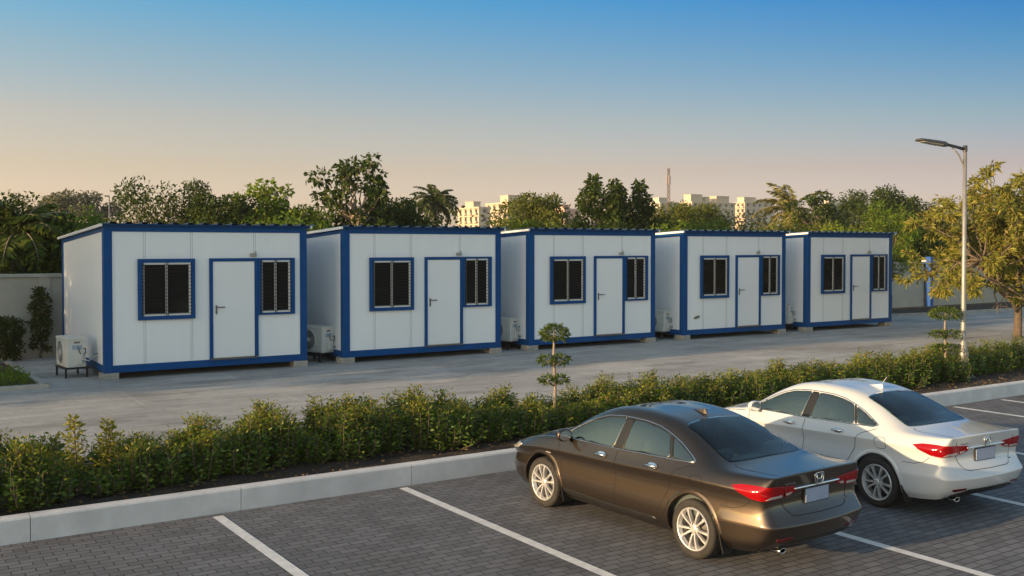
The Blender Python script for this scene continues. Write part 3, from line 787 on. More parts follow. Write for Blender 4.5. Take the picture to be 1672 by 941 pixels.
# --- hedge: stems with leaves all along them, paler at the tips
def hedge_mesh(x0, x1, y0f, y1f, hf, per_m, seed, lname='hedge_leaves'):
    rs = np.random.RandomState(seed); rnd = random.Random(seed)
    P, A, Ln, tp = [], [], [], []; st = MB()
    n = int((x1 - x0) * per_m)
    pl = []; xx = x0
    while xx < x1:
        for fr in (.2, .75):
            ya, yb = y0f(xx), y1f(xx)
            pl.append((xx + rnd.uniform(-.12, .12), ya + (yb - ya) * (fr + rnd.uniform(-.06, .10)), rnd.uniform(.74, 1.10), rnd.uniform(.7, 1.25)))
        xx += .42
    for i in range(n):
        px_, py_, pf, wf = pl[i % len(pl)]
        dx, dy = rnd.gauss(0, .15) * wf, rnd.gauss(0, .17) * wf
        x, y = px_ + dx, py_ + dy; r2 = (dx * dx + dy * dy) / .12
        h = hf(px_) * pf * max(.35, 1 - .30 * r2) * rnd.uniform(.66, 1.02)
        b = Vector((px_ + dx * .45, py_ + dy * .45, .20)); lx = rnd.uniform(-.05, .05)
        t = Vector((x + lx, y, .22 + h)); mid = b.lerp(t, .5) + Vector(((x - b.x) * .35, (y - b.y) * .35, 0))
        st.tube([b, mid, t], [.009, .007, .003], 4)
        k = int(54 * h / .75)
        for j in range(k):
            s = .06 + .94 * (j + rnd.random()) / k
            q = (b.lerp(mid, s * 2) if s < .5 else mid.lerp(t, s * 2 - 1))
            az = j * 2.4 + rnd.uniform(-.4, .4); up = rnd.uniform(.0, .6) + (.7 if s > .85 else 0)
            v = Vector((math.cos(az), math.sin(az), up))
            sc = 1.0 if s < .85 else .8
            P.append((q + v * rnd.uniform(0, .05))[:]); A.append(v[:]); Ln.append(.074 * sc * rnd.uniform(.65, 1.25)); tp.append(s > .80 and rnd.random() < .68 and q.z > .22 + .56 * hf(x))
    return np.array(P), np.array(A), np.array(Ln), np.array(tp), st, rs
def make_hedge(label, x0, x1, ya, yb, hf, per_m, seed):
    P, A, Ln, tp, st, rs = hedge_mesh(x0, x1, ya, yb, hf, per_m, seed)
    root = thing('hedge', label, 'hedge', ((x0 + x1) / 2, 13.6, 0))
    off = np.array([(x0 + x1) / 2, 13.6, 0]); P = P - off
    st.v = [tuple(np.array(p) - off) for p in st.v]
    link('foliage', leaf_mesh('foliage', P[~tp], A[~tp], Ln[~tp], Ln[~tp] * .5, rs), ML_HEDGE, root)
    link('tip_leaves', leaf_mesh('tip_leaves', P[tp], A[tp], Ln[tp], Ln[tp] * .42, rs), ML_TIP, root)  # upper tip leaves in a yellower colour
    st.build('stems', M_BARK, root)
def hw(x): return .68 + .10 * math.sin(x * 1.9) + .07 * math.sin(x * 4.3 + 1) + .05 * math.sin(x * 9.1)
def gap(x, c, w, d): return 1 - d * math.exp(-((x - c) / w) ** 2)
make_hedge('leafy hedge left of the three-tiered topiary in front of the cabins', -3.0, 9.45, lambda x: 12.52 + max(0, min(.62, (x - 1) * .13)), lambda x: 14.45,
           lambda x: hw(x) * gap(x, 2.55, .28, .45) * (1.14 if 4 < x < 9 else 1.04), 260, 51)
make_hedge('hedge between the two tiered topiaries, partly behind the parked cars', 9.75, 21.1, lambda x: 13.2, lambda x: 14.6,
           lambda x: (.66 + .05 * math.sin(x * 2.3) + .05 * math.sin(x * 5.1)) * (.75 if x < 10.3 else 1) * (1 + .012 * (x - 10)), 190, 52)
make_hedge('hedge behind the street lamp with its bare lower stems showing', 21.5, 34, lambda x: 13.7, lambda x: 14.7, lambda x: .74 + .06 * math.sin(x * 2.9), 95, 53)
# taller shoots standing out of the left hedge
def shoot(label, x, y, h, seed):
    rnd = random.Random(seed); rs = np.random.RandomState(seed); st = MB(); P, A, Ln = [], [], []
    st.tube([(0, 0, -.05), (.02, 0, h * .5), (0, .01, h)], [.014, .010, .004], 6)
    for k in range(26):
        s = .25 + .72 * k / 26; az = k * 2.4; L_ = .17 * (1.05 - s) + .045
        e = Vector((math.cos(az) * L_, math.sin(az) * L_, h * s + .05)); b = Vector((0, 0, h * s)); st.tube([b, e], [.005, .002], 4)
        for j in range(13):
            t = rnd.uniform(.2, 1.05); v = Vector((rnd.gauss(0, 1), rnd.gauss(0, 1), rnd.gauss(.4, .6))).normalized()
            P.append((b.lerp(e, t) + v * .015)[:]); A.append((v + (e - b).normalized() * .7)[:]); Ln.append(.07 * rnd.uniform(.7, 1.2))
    r = thing('shrub', label, 'shrub', (x, y, .23))
    st.build('stem', M_BARK, r); link('foliage', leaf_mesh('foliage', np.array(P), np.array(A), np.array(Ln), np.array(Ln) * .4, rs), ML_TIP, r)
shoot('taller yellow-green shrub poking above the left hedge, nearest the left edge', 2.25, 13.35, .95, 61)
shoot('slim yellow-green shrub poking above the hedge, right of the taller one', 2.68, 13.45, .84, 62)

# --- tiered topiary trees
def topiary(label, x, y, tiers, trunk_top, ls, seed, pads=True):
    rnd = random.Random(seed); rs = np.random.RandomState(seed)
    r = thing('topiary_tree', label, 'topiary', (x, y, .22))
    tr = MB(); tr.tube([(0, 0, -.05), (.015, 0, trunk_top * .4), (-.01, .01, trunk_top * .75), (0, 0, trunk_top)], [.03, .026, .022, .014], 8)
    cr = []
    for z, rad, hh, n, split in tiers:
        cl = []
        if split:
            for k, (a, f) in enumerate(((.35, 1), (3.3, .95), (1.9, .7), (5.0, .7))):
                c = (rad * .62 * math.cos(a) * f, rad * .62 * math.sin(a) * f, z + .02 * (k % 2)); tr.tube([(0, 0, z - .10), (c[0] * .6, c[1] * .6, z - .05), c], [.012, .010, .006], 5)
                cl.append((c, (rad * .46, rad * .46, hh), n // 4))
        else:
            cl.append(((0, 0, z), (rad, rad, hh), n))
            for k in range(7):
                a = k * .9; tr.tube([(0, 0, z - hh * .9), (rad * .6 * math.cos(a), rad * .6 * math.sin(a), z + hh * .2)], [.008, .003], 4)
        for c_ in cl:
            P, D = crown_points([c_], rs, .35)
            m = P[:, 2] > z - hh * .62
            cr.append((P[m], D[m]))
    tr.build('trunk', M_BARKP, r)
    for P, D in cr:
        L_ = ls * rs.uniform(.6, 1.3, len(P))
        ax = D + rs.normal(size=P.shape) * .5; ax[:, 2] += .25
        link('foliage_pad', leaf_mesh('foliage_pad', P, ax, L_, L_ * .32, rs), ML_TOPI, r)
topiary('three-tiered topiary tree in front of the middle cabin', 9.97, 13.8, [(1.60, .235, .155, 900, 0), (1.14, .33, .07, 520, 1), (.80, .31, .065, 460, 1)], 1.66, .07, 71)
topiary('round-topped tiered topiary beside the street lamp', 21.45, 13.95, [(1.50, .36, .15, 1000, 0), (1.02, .42, .08, 650, 1), (.70, .38, .07, 550, 1)], 1.55, .075, 72)
# --- small plants by the left wall and in the planter
plant_tree('shrub', 'dark rounded shrub against the left wall', 'shrub', tree_meshes(1.15, .5, 81, .08, 26, 3000, .09, .5, .34, 'round', .1), 3.3, 29.4, YZ, 1, 0, M_BARK, ML_DARK)
plant_tree('shrub', 'slender dark upright plant against the wall beside the nearest cabin', 'shrub', tree_meshes(1.9, .34, 82, .1, 26, 2200, .09, .4, .36, 'column', -.2), 4.2, 29.75, YZ, 1, 0, M_BARK, ML_DARK)
P = np.stack([rs.uniform(-1.5, 3.15, 5200), 23.5 + 2.4 * rs.uniform(0, 1, 5200) ** 1.3, rs.uniform(YZ + .04, YZ + .26, 5200)], 1)
D = rs.normal(size=P.shape); D[:, 2] = np.abs(D[:, 2]) + .4
L_ = .09 * rs.uniform(.6, 1.3, len(P))
tag(link('planter_plants', leaf_mesh('planter_plants', P, D, L_, L_ * .4, rs), ML_MID), 'low green ground cover in the small planter at the left edge', 'ground cover', kind='stuff')
# fallen leaves on the bed
P = np.stack([rs.uniform(-3, 30, 3000), rs.uniform(12.45, 14.6, 3000), np.full(3000, .265)], 1)
D = rs.normal(size=P.shape); D[:, 2] *= .15
tag(link('leaf_litter', leaf_mesh('leaf_litter', P, D, .06, .03, rs, .1, .05), leaf_mat('leaf_litter', [(.10, .06, .025), (.16, .10, .04), (.06, .045, .02)], .1)), 'dry leaves scattered over the soil under the hedge', 'leaf litter', kind='stuff')
# ---------------------------------------------------------------- far buildings, mast, lamps
M_CRM = mat('cream_render', (.54, .45, .34), .9, var=.08, vscale=.3)
M_PNK = mat('pink_render', (.55, .34, .27), .9, var=.08, vscale=.3)
M_PALE = mat('pale_render', (.48, .44, .39), .9, var=.08, vscale=.3)
M_WIN = mat('far_window', (.03, .03, .035), .3)
M_TANK = mat('water_tank', (.02, .02, .022), .6)
def building(name, label, x, y, w, d, h, m, floors, nx, ny, tops, bal=True):
    """w along X, d along Y; tops are roof rooms (x, y, w, d, h)"""
    t = thing(name, label, 'building', (x, y, 0))
    b = MB(); b.box((0, 0, 0), (w, d, h - .8)); b.build('wall', m, t)
    p = MB()
    p.box((-.3, -.3, h - 1.05), (w + .3, 0, h - .1)); p.box((-.3, d, h - 1.05), (w + .3, d + .3, h - .1)); p.box((-.3, 0, h - 1.04), (0, d, h - .1)); p.box((w, 0, h - 1.04), (w + .3, d, h - .1))
    p.build('parapet', m, t)
    fh = 3.2; wm = None
    for f in range(floors):
        z = h - (f + 1) * fh + .8
        for k in range(nx):
            a = w * (k + .5) / nx
            q = MB(); q.box((a - .7, -.06, z), (a + .7, .04, z + 1.4)); q.box((a - .95, -.55, z + 1.5), (a + .95, -.01, z + 1.62)); q.build('window', [M_WIN], t)
        for k in range(ny):
            a = d * (k + .5) / ny
            q = MB(); q.box((-.06, a - .75, z), (.04, a + .75, z + 1.5)); q.build('window', M_WIN, t)
            if bal:
                q = MB(); q.box((-1.0, a - 1.3, z - .75), (-.05, a + 1.3, z - .6)); q.box((-1.0, a - 1.3, z - .6), (-.9, a + 1.3, z + .1)); q.box((-1.0, a - 1.35, z + 1.65), (-.05, a + 1.35, z + 1.78)); q.build('balcony', m, t)
    for tx, ty, tw, td, th in tops:
        q = MB(); q.box((tx, ty, h - .8), (tx + tw, ty + td, h + th)); q.box((tx - .25, ty - .25, h + th), (tx + tw + .25, ty + td + .25, h + th + .2)); q.build('roof_room', m, t)
    return t
building('apartment_block', 'small cream block just right of the drooping palm', 197.3, 322.0, 5.1, 15.6, 18.8, M_CRM, 4, 1, 4, [(0.6, 5, 3.2, 6, 1.9)])
building('apartment_block', 'cream block with wide parapet and balconies behind the olive tree', 222.4, 340.4, 25.5, 16.6, 21.8, M_CRM, 4, 6, 4, [(1.5, 2, 8, 6, 2.8), (15, 4, 7, 6, 2.5)])
building('apartment_block', 'low pinkish house right of the cream block with balconies', 220.6, 299.0, 7.8, 6.0, 17.9, M_PNK, 4, 2, 2, [(1, 2, 3, 3, 1.1)])
building('apartment_block', 'narrow cream block partly hidden left of the lattice mast', 309.1, 345.0, 11.3, 7.4, 24.3, M_PALE, 4, 3, 2, [(1, 2, 5, 4, 1.8)])
building('apartment_block', 'long cream block with roof rooms right of the lattice mast', 351.0, 368.0, 30.4, 10.3, 26.4, M_CRM, 4, 7, 3, [(1, 2, 8, 5, 3.5), (12, 3, 3, 3, 2.5), (19, 2, 9, 5, 3.1)])
building('apartment_block', 'cream block with arched balconies left of the yellow-green palm', 400.7, 379.5, 23.0, 9.7, 27.8, M_CRM, 4, 5, 3, [(1.5, 2, 9, 5, 2.5), (15, 2, 5, 4, 1.7)])
building('apartment_block', 'pale block whose roof rooms show between the palm and the broad crown', 482.8, 391.0, 24.8, 7.4, 29.2, M_PALE, 4, 5, 2, [(2, 1, 7, 4, 2.3), (14, 1, 8, 4, 1.4)])
building('apartment_block', 'pale block glimpsed through the golden tree, left of the street lamp', 622.1, 404.8, 40.0, 8.3, 30.3, M_PALE, 4, 6, 2, [(3, 2, 6, 4, 1.5)])
def lattice(label, x, y, h):
    t = thing('lattice_mast', label, 'mast', (x, y, 0)); m = MB()
    lv = 20
    def c(i, k):
        z = h * i / lv; r = .40 * (1 - .55 * i / lv); a = k * math.pi / 2 + .5
        return Vector((r * math.cos(a), r * math.sin(a), z))
    for k in range(4): m.tube([c(i, k) for i in range(lv + 1)], .04, 5)
    for i in range(lv):
        for k in range(4): m.tube([c(i, k), c(i + 1, (k + 1) % 4)], .022, 4); m.tube([c(i, k), c(i, (k + 1) % 4)], .02, 4)
    m.build('lattice', mat('mast_steel', (.13, .085, .075), .6), t)
    a = MB()
    for k in range(3):
        w = k * 2.1; a.bbox((.32 * math.cos(w) - .06, .32 * math.sin(w) - .06, h - 2.6), (.32 * math.cos(w) + .06, .32 * math.sin(w) + .06, h - 1.2), .03); a.tube([(0, 0, h - 1.5), (.32 * math.cos(w), .32 * math.sin(w), h - 1.8)], .03, 4)
    a.tube([(0, 0, h), (0, 0, h + 1.6)], .03, 4)
    a.build('antenna', mat('antenna_grey', (.35, .32, .30), .6), t)
lattice('red-brown lattice mast rising among the far cream blocks', 109.3, 120, 16.0)
M_POLE = mat('galvanised_pole', (.27, .265, .255), .5, .5, var=.12, vscale=6)
M_HEAD = mat('lamp_head', (.06, .06, .062), .45, .3)
M_LENS = mat('lamp_lens', (.35, .34, .30), .3)
def street_lamp(label, x, y, z, h, rz, s=1.0):
    t = thing('street_lamp', label, 'street lamp', (x, y, z), rz); t.scale = (s, s, s)
    p = MB(); p.lathe([(.10, 0), (.10, .75), (.09, .80), (.064, .86), (.058, 2), (.042, h), (.0, h)], seg=20); p.build('pole', M_POLE, t)
    b = MB(); b.bbox((-.2, -.2, -.02), (.2, .2, .03), .01)
    for k in range(4):
        a = k * math.pi / 2 + .785; b.lathe([(.02, .03), (.02, .07), (0, .07)], (.2 * math.cos(a), .2 * math.sin(a), 0), seg=8)
    b.build('base_plate', M_POLE, t)
    d = MB(); d.bbox((-.05, -.125, .35), (.05, -.10, .62), .008); d.build('access_door', M_POLE, t)
    f = MB(); f.tube([(0, 0, .95), (-.09, -.02, 1.0), (-.10, -.03, .93)], .03, 6); f.build('clamp', M_ALU, t)
    a = MB(); a.lathe([(.052, h - .09), (.052, h + .05), (0, h + .06)], seg=16); a.tube([(0, 0, h - .04), (-.30, 0, h + .02), (-.56, 0, h + .06)], [.04, .034, .034], 10); a.build('arm', M_HEAD, t)
    a = MB(); a.tube([(0, 0, h - .58), (-.05, 0, h - .40), (-.20, 0, h - .16), (-.42, 0, h + .03)], .018, 8); a.build('brace', M_POLE, t)
    k = MB()
    sec = [(-.56, .06, .09, .055), (-.63, .12, .11, .045), (-.74, .135, .11, .03), (-1.12, .14, .10, .015), (-1.33, .14, .085, .01), (-1.38, .10, .06, .01)]
    vs = []
    for xx, wy, tp, bt in sec:
        zc = h + .06 + (-xx - .56) * .09
        vs += [(xx, -wy, zc - bt), (xx, -wy, zc + bt * .5), (xx, -wy * .5, zc + tp * .5), (xx, wy * .5, zc + tp * .5), (xx, wy, zc + bt * .5), (xx, wy, zc - bt)]
    n = len(sec); fs = [(i * 6 + j, i * 6 + (j + 1) % 6, (i + 1) * 6 + (j + 1) % 6, (i + 1) * 6 + j) for i in range(n - 1) for j in range(6)]
    fs += [tuple(range(6)), tuple(reversed(range((n - 1) * 6, n * 6)))]
    k.add(vs, fs); hd = k.build('lamp_head', M_HEAD, t)
    l = MB(); z0 = h + .06 + (.74 - .56) * .09 - .036; z1 = h + .06 + (1.26 - .56) * .09 - .02
    l.prism([(-.74, -.12, z0), (-.74, .12, z0), (-1.26, .11, z1), (-1.26, -.11, z1)], 0, (0, 0, -.012)); l.build('lens', M_LENS, hd)
    return t
street_lamp('tall galvanised street lamp with flat dark head beside the golden tree', 21.86, 13.75, .225, 5.42, R(-14))
t = thing('lamp_post', 'tiny thin pole standing far beyond the nearest cabin roof', 'pole', (14.1, 70, 0)); m = MB(); m.lathe([(.05, 0), (.035, 6.7), (0, 6.7)], seg=8); m.build('pole', M_POLE, t); MB().bbox((-.3, -.06, 6.66), (0, .06, 6.74), .02).build('lamp_head', M_HEAD, t)
# ---------------------------------------------------------------- cars
def pchip(keys, x):
    k = np.array(keys, float); xs, ys = k[:, 0], k[:, 1]
    h = np.diff(xs); d = np.diff(ys) / h
    m = np.zeros(len(xs)); m[0], m[-1] = d[0], d[-1]
    for i in range(1, len(xs) - 1):
        if d[i - 1] * d[i] > 0:
            w1 = 2 * h[i] + h[i - 1]; w2 = h[i] + 2 * h[i - 1]
            m[i] = (w1 + w2) / (w1 / d[i - 1] + w2 / d[i])
    x = np.clip(np.asarray(x, float), xs[0], xs[-1])
    i = np.clip(np.searchsorted(xs, x) - 1, 0, len(xs) - 2)
    t = (x - xs[i]) / h[i]
    return ((1 + 2 * t) * (1 - t) ** 2) * ys[i] + (t * (1 - t) ** 2) * h[i] * m[i] + (t * t * (3 - 2 * t)) * ys[i + 1] + (t * t * (t - 1)) * h[i] * m[i + 1]

UR, UF = 0.98, 3.58              # axles, metres from the rear end
def in_poly(px, py, poly):
    r = np.zeros(len(px), bool); n = len(poly)
    for i in range(n):
        x0, y0 = poly[i]; x1, y1 = poly[(i + 1) % n]
        if y0 == y1: continue
        r ^= ((y0 > py) != (y1 > py)) & (px < (x1 - x0) * (py - y0) / (y1 - y0) + x0)
    return r
def dense(poly, n=64, rnd=0.0, closed=True):
    """evenly spaced points along an outline, its corners rounded a little"""
    p = [Vector((a, b, 0)) for a, b in poly]
    if rnd:
        for _ in range(3):
            q = []
            for i in range(len(p)):
                a, b, c = p[i - 1], p[i], p[(i + 1) % len(p)]
                q += [b.lerp(a, min(0.25, rnd / max(1e-6, (a - b).length))), b.lerp(c, min(0.25, rnd / max(1e-6, (c - b).length)))]
            p = q
    if closed: p.append(p[0])
    L = [0.0]
    for i in range(1, len(p)): L.append(L[-1] + (p[i] - p[i - 1]).length)
    out = []; j = 0
    for k in range(n):
        s = L[-1] * k / (n if closed else n - 1)
        while j < len(L) - 2 and L[j + 1] < s: j += 1
        t = (s - L[j]) / max(1e-9, L[j + 1] - L[j])
        q = p[j].lerp(p[j + 1], min(1, t)); out.append((q.x, q.y))
    return out

def car_body():
    us = [.06, .2, .42, .66, .9, 1.15, 1.4, 1.65, 1.9, 2.2, 2.5, 2.75, 3.0, 3.22, 3.42, 3.65, 3.9, 4.12, 4.3, 4.42]
    W = pchip([(.06, .745), (.2, .805), (.42, .845), (.9, .868), (1.5, .866), (2.2, .862), (3.0, .862), (3.6, .866), (3.9, .85), (4.12, .815), (4.3, .745), (4.42, .655)], us)
    c = lambda *k: pchip(k, us)
    one = np.ones(len(us))
    rows = [
        (W - .10, c((.06, .27), (.42, .22), (.9, .20), (3.6, .20), (4.42, .21))),
        (W - .035, c((.06, .36), (.42, .31), (.9, .30), (3.6, .30), (4.42, .30))),
        (W - .002, c((.06, .52), (.42, .52), (.9, .50), (3.6, .49), (4.42, .44))),
        (W - .030, c((.06, .70), (.9, .69), (2, .665), (3.6, .645), (4.1, .60), (4.42, .55))),
        (W + .002, c((.06, .86), (.9, .855), (2, .815), (3.0, .785), (3.6, .765), (4.1, .70), (4.42, .63))),
        (c((.06, .70), (.42, .765), (.9, .79), (1.5, .80), (2.2, .803), (3.0, .80), (3.5, .79), (3.9, .765), (4.12, .72), (4.3, .65), (4.42, .56)),
         c((.06, .985), (.42, .975), (.9, .97), (1.5, .955), (2.2, .93), (3.0, .91), (3.42, .90), (3.65, .88), (3.9, .83), (4.12, .775), (4.3, .72), (4.42, .665))),
        (c((.06, .60), (.42, .63), (.66, .635), (.9, .62), (1.15, .60), (1.4, .585), (1.65, .575), (2.2, .575), (2.6, .58), (2.9, .605), (3.2, .655), (3.42, .69), (3.65, .68), (3.9, .62), (4.42, .42)),
         c((.06, 1.005), (.42, 1.005), (.66, 1.022), (.9, 1.095), (1.15, 1.19), (1.4, 1.265), (1.65, 1.315), (1.9, 1.34), (2.2, 1.348), (2.5, 1.325), (2.75, 1.26), (3.0, 1.15), (3.22, 1.03), (3.42, .935), (3.65, .90), (3.9, .855), (4.12, .80), (4.3, .745), (4.42, .685))),
        (c((.06, .32), (1.5, .32), (2.5, .31), (3.42, .36), (4.42, .22)),
         c((.06, 1.018), (.42, 1.025), (.66, 1.05), (.9, 1.135), (1.15, 1.24), (1.4, 1.325), (1.65, 1.377), (1.9, 1.398), (2.2, 1.405), (2.5, 1.378), (2.75, 1.31), (3.0, 1.205), (3.22, 1.085), (3.42, .972), (3.65, .935), (3.9, .89), (4.12, .835), (4.3, .775), (4.42, .70))),
        (0 * one,
         c((.06, 1.022), (.42, 1.03), (.66, 1.058), (.9, 1.15), (1.15, 1.256), (1.4, 1.342), (1.65, 1.394), (1.9, 1.414), (2.2, 1.42), (2.5, 1.392), (2.75, 1.325), (3.0, 1.22), (3.22, 1.10), (3.42, .985), (3.65, .945), (3.9, .90), (4.12, .845), (4.3, .785), (4.42, .705)))]
    nS = len(us); vid = {}; V = []; F = []; cre = []
    def put(key, w, u, z):
        vid[key] = len(V); V.append((w, u, z)); return vid[key]
    dR = [.09, .02, -.035, .04, .025, .0]; dF = [-.06, -.01, .01, .0, .01, .0]
    for sgn in (-1, 1):
        for r, (w, z) in enumerate(rows):
            for i in range(nS):
                if r == 8 and sgn == 1: vid[(1, 8, i)] = vid[(-1, 8, i)]; continue
                u = us[i]
                if i == 0: u += dR[r] if r < 6 else (0, -.025, -.05, -.06)[r - 5]
                if i == nS - 1: u += dF[r] if r < 6 else (0, .04, .09, .11)[r - 5]
                put((sgn, r, i), sgn * w[i], u, z[i])
    uR = [.11, -.02, -.085, .05, .04]; uF = [4.40, 4.49, 4.54, 4.54, 4.545]
    for sgn in (-1, 1):
        for r in range(5):
            for e, i in (('r', 0), ('f', nS - 1)):
                w0 = rows[r][0][i]; z0 = rows[r][1][i]
                for j, (fr, b) in enumerate(((.80, .55), (.42, .88), (0, 1.0))):
                    if sgn == 1 and j == 2: vid[(1, e, r, j)] = vid[(-1, e, r, j)]; continue
                    us0 = us[i] + (dR if e == 'r' else dF)[r]
                    ut = (uR if e == 'r' else uF)[r]
                    put((sgn, e, r, j), sgn * w0 * fr, us0 + (ut - us0) * b, z0)
    def quad(a, b, c_, d, sgn):
        F.append((a, b, c_, d) if sgn < 0 else (d, c_, b, a))
    for sgn in (-1, 1):
        for r in range(8):
            for i in range(nS - 1):
                quad(vid[(sgn, r, i)], vid[(sgn, r + 1, i)], vid[(sgn, r + 1, i + 1)], vid[(sgn, r, i + 1)], sgn)
        for e, i in (('r', 0), ('f', nS - 1)):
            g = lambda r, j: (vid[(sgn, r, i)] if j == 0 else vid[(sgn, 5 + j, i)] if r == 5 else vid[(sgn, e, r, j - 1)])
            for r in range(5):
                for j in range(3):
                    quad(g(r, j), g(r, j + 1), g(r + 1, j + 1), g(r + 1, j), sgn if e == 'r' else -sgn)
    T = np.array(V); P = T.copy()
    bm = bmesh.new()
    bv = [bm.verts.new(p) for p in V]
    for f in F: bm.faces.new([bv[i] for i in f])
    cl = bm.edges.layers.float.new('crease_edge')
    rk = {v: k for k, v in vid.items()}
    bm.verts.index_update()
    for ed in bm.edges:
        a, b = rk[ed.verts[0].index], rk[ed.verts[1].index]
        if len(a) == 3 and len(b) == 3 and a[1] == b[1]:
            if a[1] == 4: ed[cl] = .85
            if a[1] == 5 and 5 < a[2] < 14: ed[cl] = .35
            if a[1] == 1: ed[cl] = .3
            if a[1] == 2 and max(a[2], b[2]) <= 3: ed[cl] = .75
        if {len(a), len(b)} <= {3, 4}:
            ra_ = a[2] if len(a) == 4 and a[1] == 'r' else a[1] if len(a) == 3 and a[2] == 0 else None
            rb_ = b[2] if len(b) == 4 and b[1] == 'r' else b[1] if len(b) == 3 and b[2] == 0 else None
            if ra_ == rb_ == 2 and 4 in (len(a), len(b)): ed[cl] = .75
        if len(a) == 3 and len(b) == 3 and a[2] == b[2] == 0 and a[1] >= 5 and b[1] >= 5: ed[cl] = .75
    bmesh.ops.recalc_face_normals(bm, faces=bm.faces[:])
    me = bpy.data.meshes.new('body'); bm.to_mesh(me); bm.free()
    o = link('body', me)
    md = o.modifiers.new('s', 'SUBSURF'); md.levels = 2; md.boundary_smooth = 'PRESERVE_CORNERS'
    n = len(V)
    for it in range(4):
        me.vertices.foreach_set('co', P.ravel()); me.update()
        ev = o.evaluated_get(bpy.context.evaluated_depsgraph_get()); em = ev.to_mesh()
        q = np.zeros(len(em.vertices) * 3); em.vertices.foreach_get('co', q); q = q.reshape(-1, 3)[:n]
        ev.to_mesh_clear()
        P += (T - q) * .7
    me.vertices.foreach_set('co', P.ravel()); me.update()
    md.levels = 4
    bpy.context.view_layer.update()
    ev = o.evaluated_get(bpy.context.evaluated_depsgraph_get())
    dm = bpy.data.meshes.new_from_object(ev)
    bpy.data.objects.remove(o)
    return dm

class Shell:
    """the car's skin: outlines are projected onto it to make panes, lamps and seams"""
    def __init__(s, me):
        n = len(me.vertices)
        co = np.zeros(n * 3); me.vertices.foreach_get('co', co); s.co = co.reshape(-1, 3)
        s.polys = [tuple(p.vertices) for p in me.polygons]
        s.bvh = BVHTree.FromPolygons([tuple(v) for v in s.co], s.polys)
        s.fa = np.array(s.polys); s.fc = s.co[s.fa].mean(1)
    def hit(s, proj, a, b, off):
        if proj == 'L': o, d = (-2, a, b), (1, 0, 0)
        elif proj == 'R': o, d = (2, a, b), (-1, 0, 0)
        elif proj == 'T': o, d = (a, b, 3), (0, 0, -1)
        elif proj == 'B': o, d = (a, -2, b), (0, 1, 0)
        elif proj == 'F': o, d = (a, 7, b), (0, -1, 0)
        else:                                                 # round a vertical axis near a corner
            sg, ww, uu, ud = {'BL': (-1, -.30, .55, -1), 'BR': (1, .30, .55, -1), 'FL': (-1, -.30, 3.9, 1), 'FR': (1, .30, 3.9, 1)}[proj]
            t = R(a); d = Vector((sg * math.sin(t), ud * math.cos(t), 0))
            o = Vector((ww, uu, b)) + d * 2; d = -d
        h = s.bvh.ray_cast(Vector(o), Vector(d))
        if h[0] is None:
            h = s.bvh.find_nearest(Vector(o) + Vector(d) * 1.6)
        nrm = h[1]
        if nrm.dot(Vector(d)) > 0: nrm = -nrm
        return h[0] + nrm * off
    def patch(s, mb, proj, outline, off=.003, rings=(1, .9, .75, .55, .3), border=0.0, mi=0, bmi=1, skirt=.012):
        n = len(outline)
        cx = sum(p[0] for p in outline) / n; cy = sum(p[1] for p in outline) / n
        rg = []
        def ins(d):
            return [(x - (x - cx) * d / max(1e-6, abs(x - cx) + abs(y - cy)) * 1.3, y - (y - cy) * d / max(1e-6, abs(x - cx) + abs(y - cy)) * 1.3) for x, y in outline]
        base = outline
        vs = []; fs = []; mis = []
        if skirt:
            rg.append([s.hit(proj, x, y, off - skirt) for x, y in outline])
        rg.append([s.hit(proj, x, y, off) for x, y in outline])
        if border:
            base = ins(border); rg.append([s.hit(proj, x, y, off) for x, y in base])
        for k in rings[1:]:
            rg.append([s.hit(proj, cx + (x - cx) * k, cy + (y - cy) * k, off) for x, y in base])
        for r in rg: vs += r
        vs.append(s.hit(proj, cx, cy, off))
        nb = (1 if skirt else 0) + (1 if border else 0)
        flip = proj in ('R', 'F', 'BR', 'FL')
        for i in range(len(rg) - 1):
            m = bmi if (border and i < nb) else mi
            for k in range(n):
                l = (k + 1) % n
                f = (i * n + k, i * n + l, (i + 1) * n + l, (i + 1) * n + k)

                fs.append(f); mis.append(m)
        e = len(vs) - 1; b = (len(rg) - 1) * n
        for k in range(n): fs.append((b + k, b + (k + 1) % n, e)); mis.append(mi)
        c0, c1, c2 = (Vector(vs[i]) for i in fs[-1][:3])
        if (c1 - c0).cross(c2 - c0).dot(s.bvh.find_nearest(c0)[1]) < 0: fs = [tuple(reversed(f)) for f in fs]
        st = len(mb.f)
        mb.add(vs, fs, True)
        mb.mi[st:] = mis
    def ribbon(s, mb, proj, pts, width=.008, off=.0015, n=None, mi=0):
        n = n or max(6, int(sum(math.dist(pts[i], pts[i + 1]) for i in range(len(pts) - 1)) / (.04 if 'L' != proj[-1:] or len(proj) == 1 else 3)))
        q = dense(pts, n, closed=False)
        c = [s.hit(proj, a, b, off) for a, b in q]
        vs = []
        for i, p in enumerate(c):
            t = (c[min(i + 1, n - 1)] - c[max(i - 1, 0)]).normalized()
            nr = s.bvh.find_nearest(p)[1]
            sd_ = t.cross(nr).normalized() * width / 2
            vs += [p - sd_, p + sd_]
        mb.add(vs, [(2 * i, 2 * i + 2, 2 * i + 3, 2 * i + 1) for i in range(n - 1)], True, mi)
    def line(s, proj, pts, n, off):
        return [s.hit(proj, a, b, off) for a, b in dense(pts, n, closed=False)]

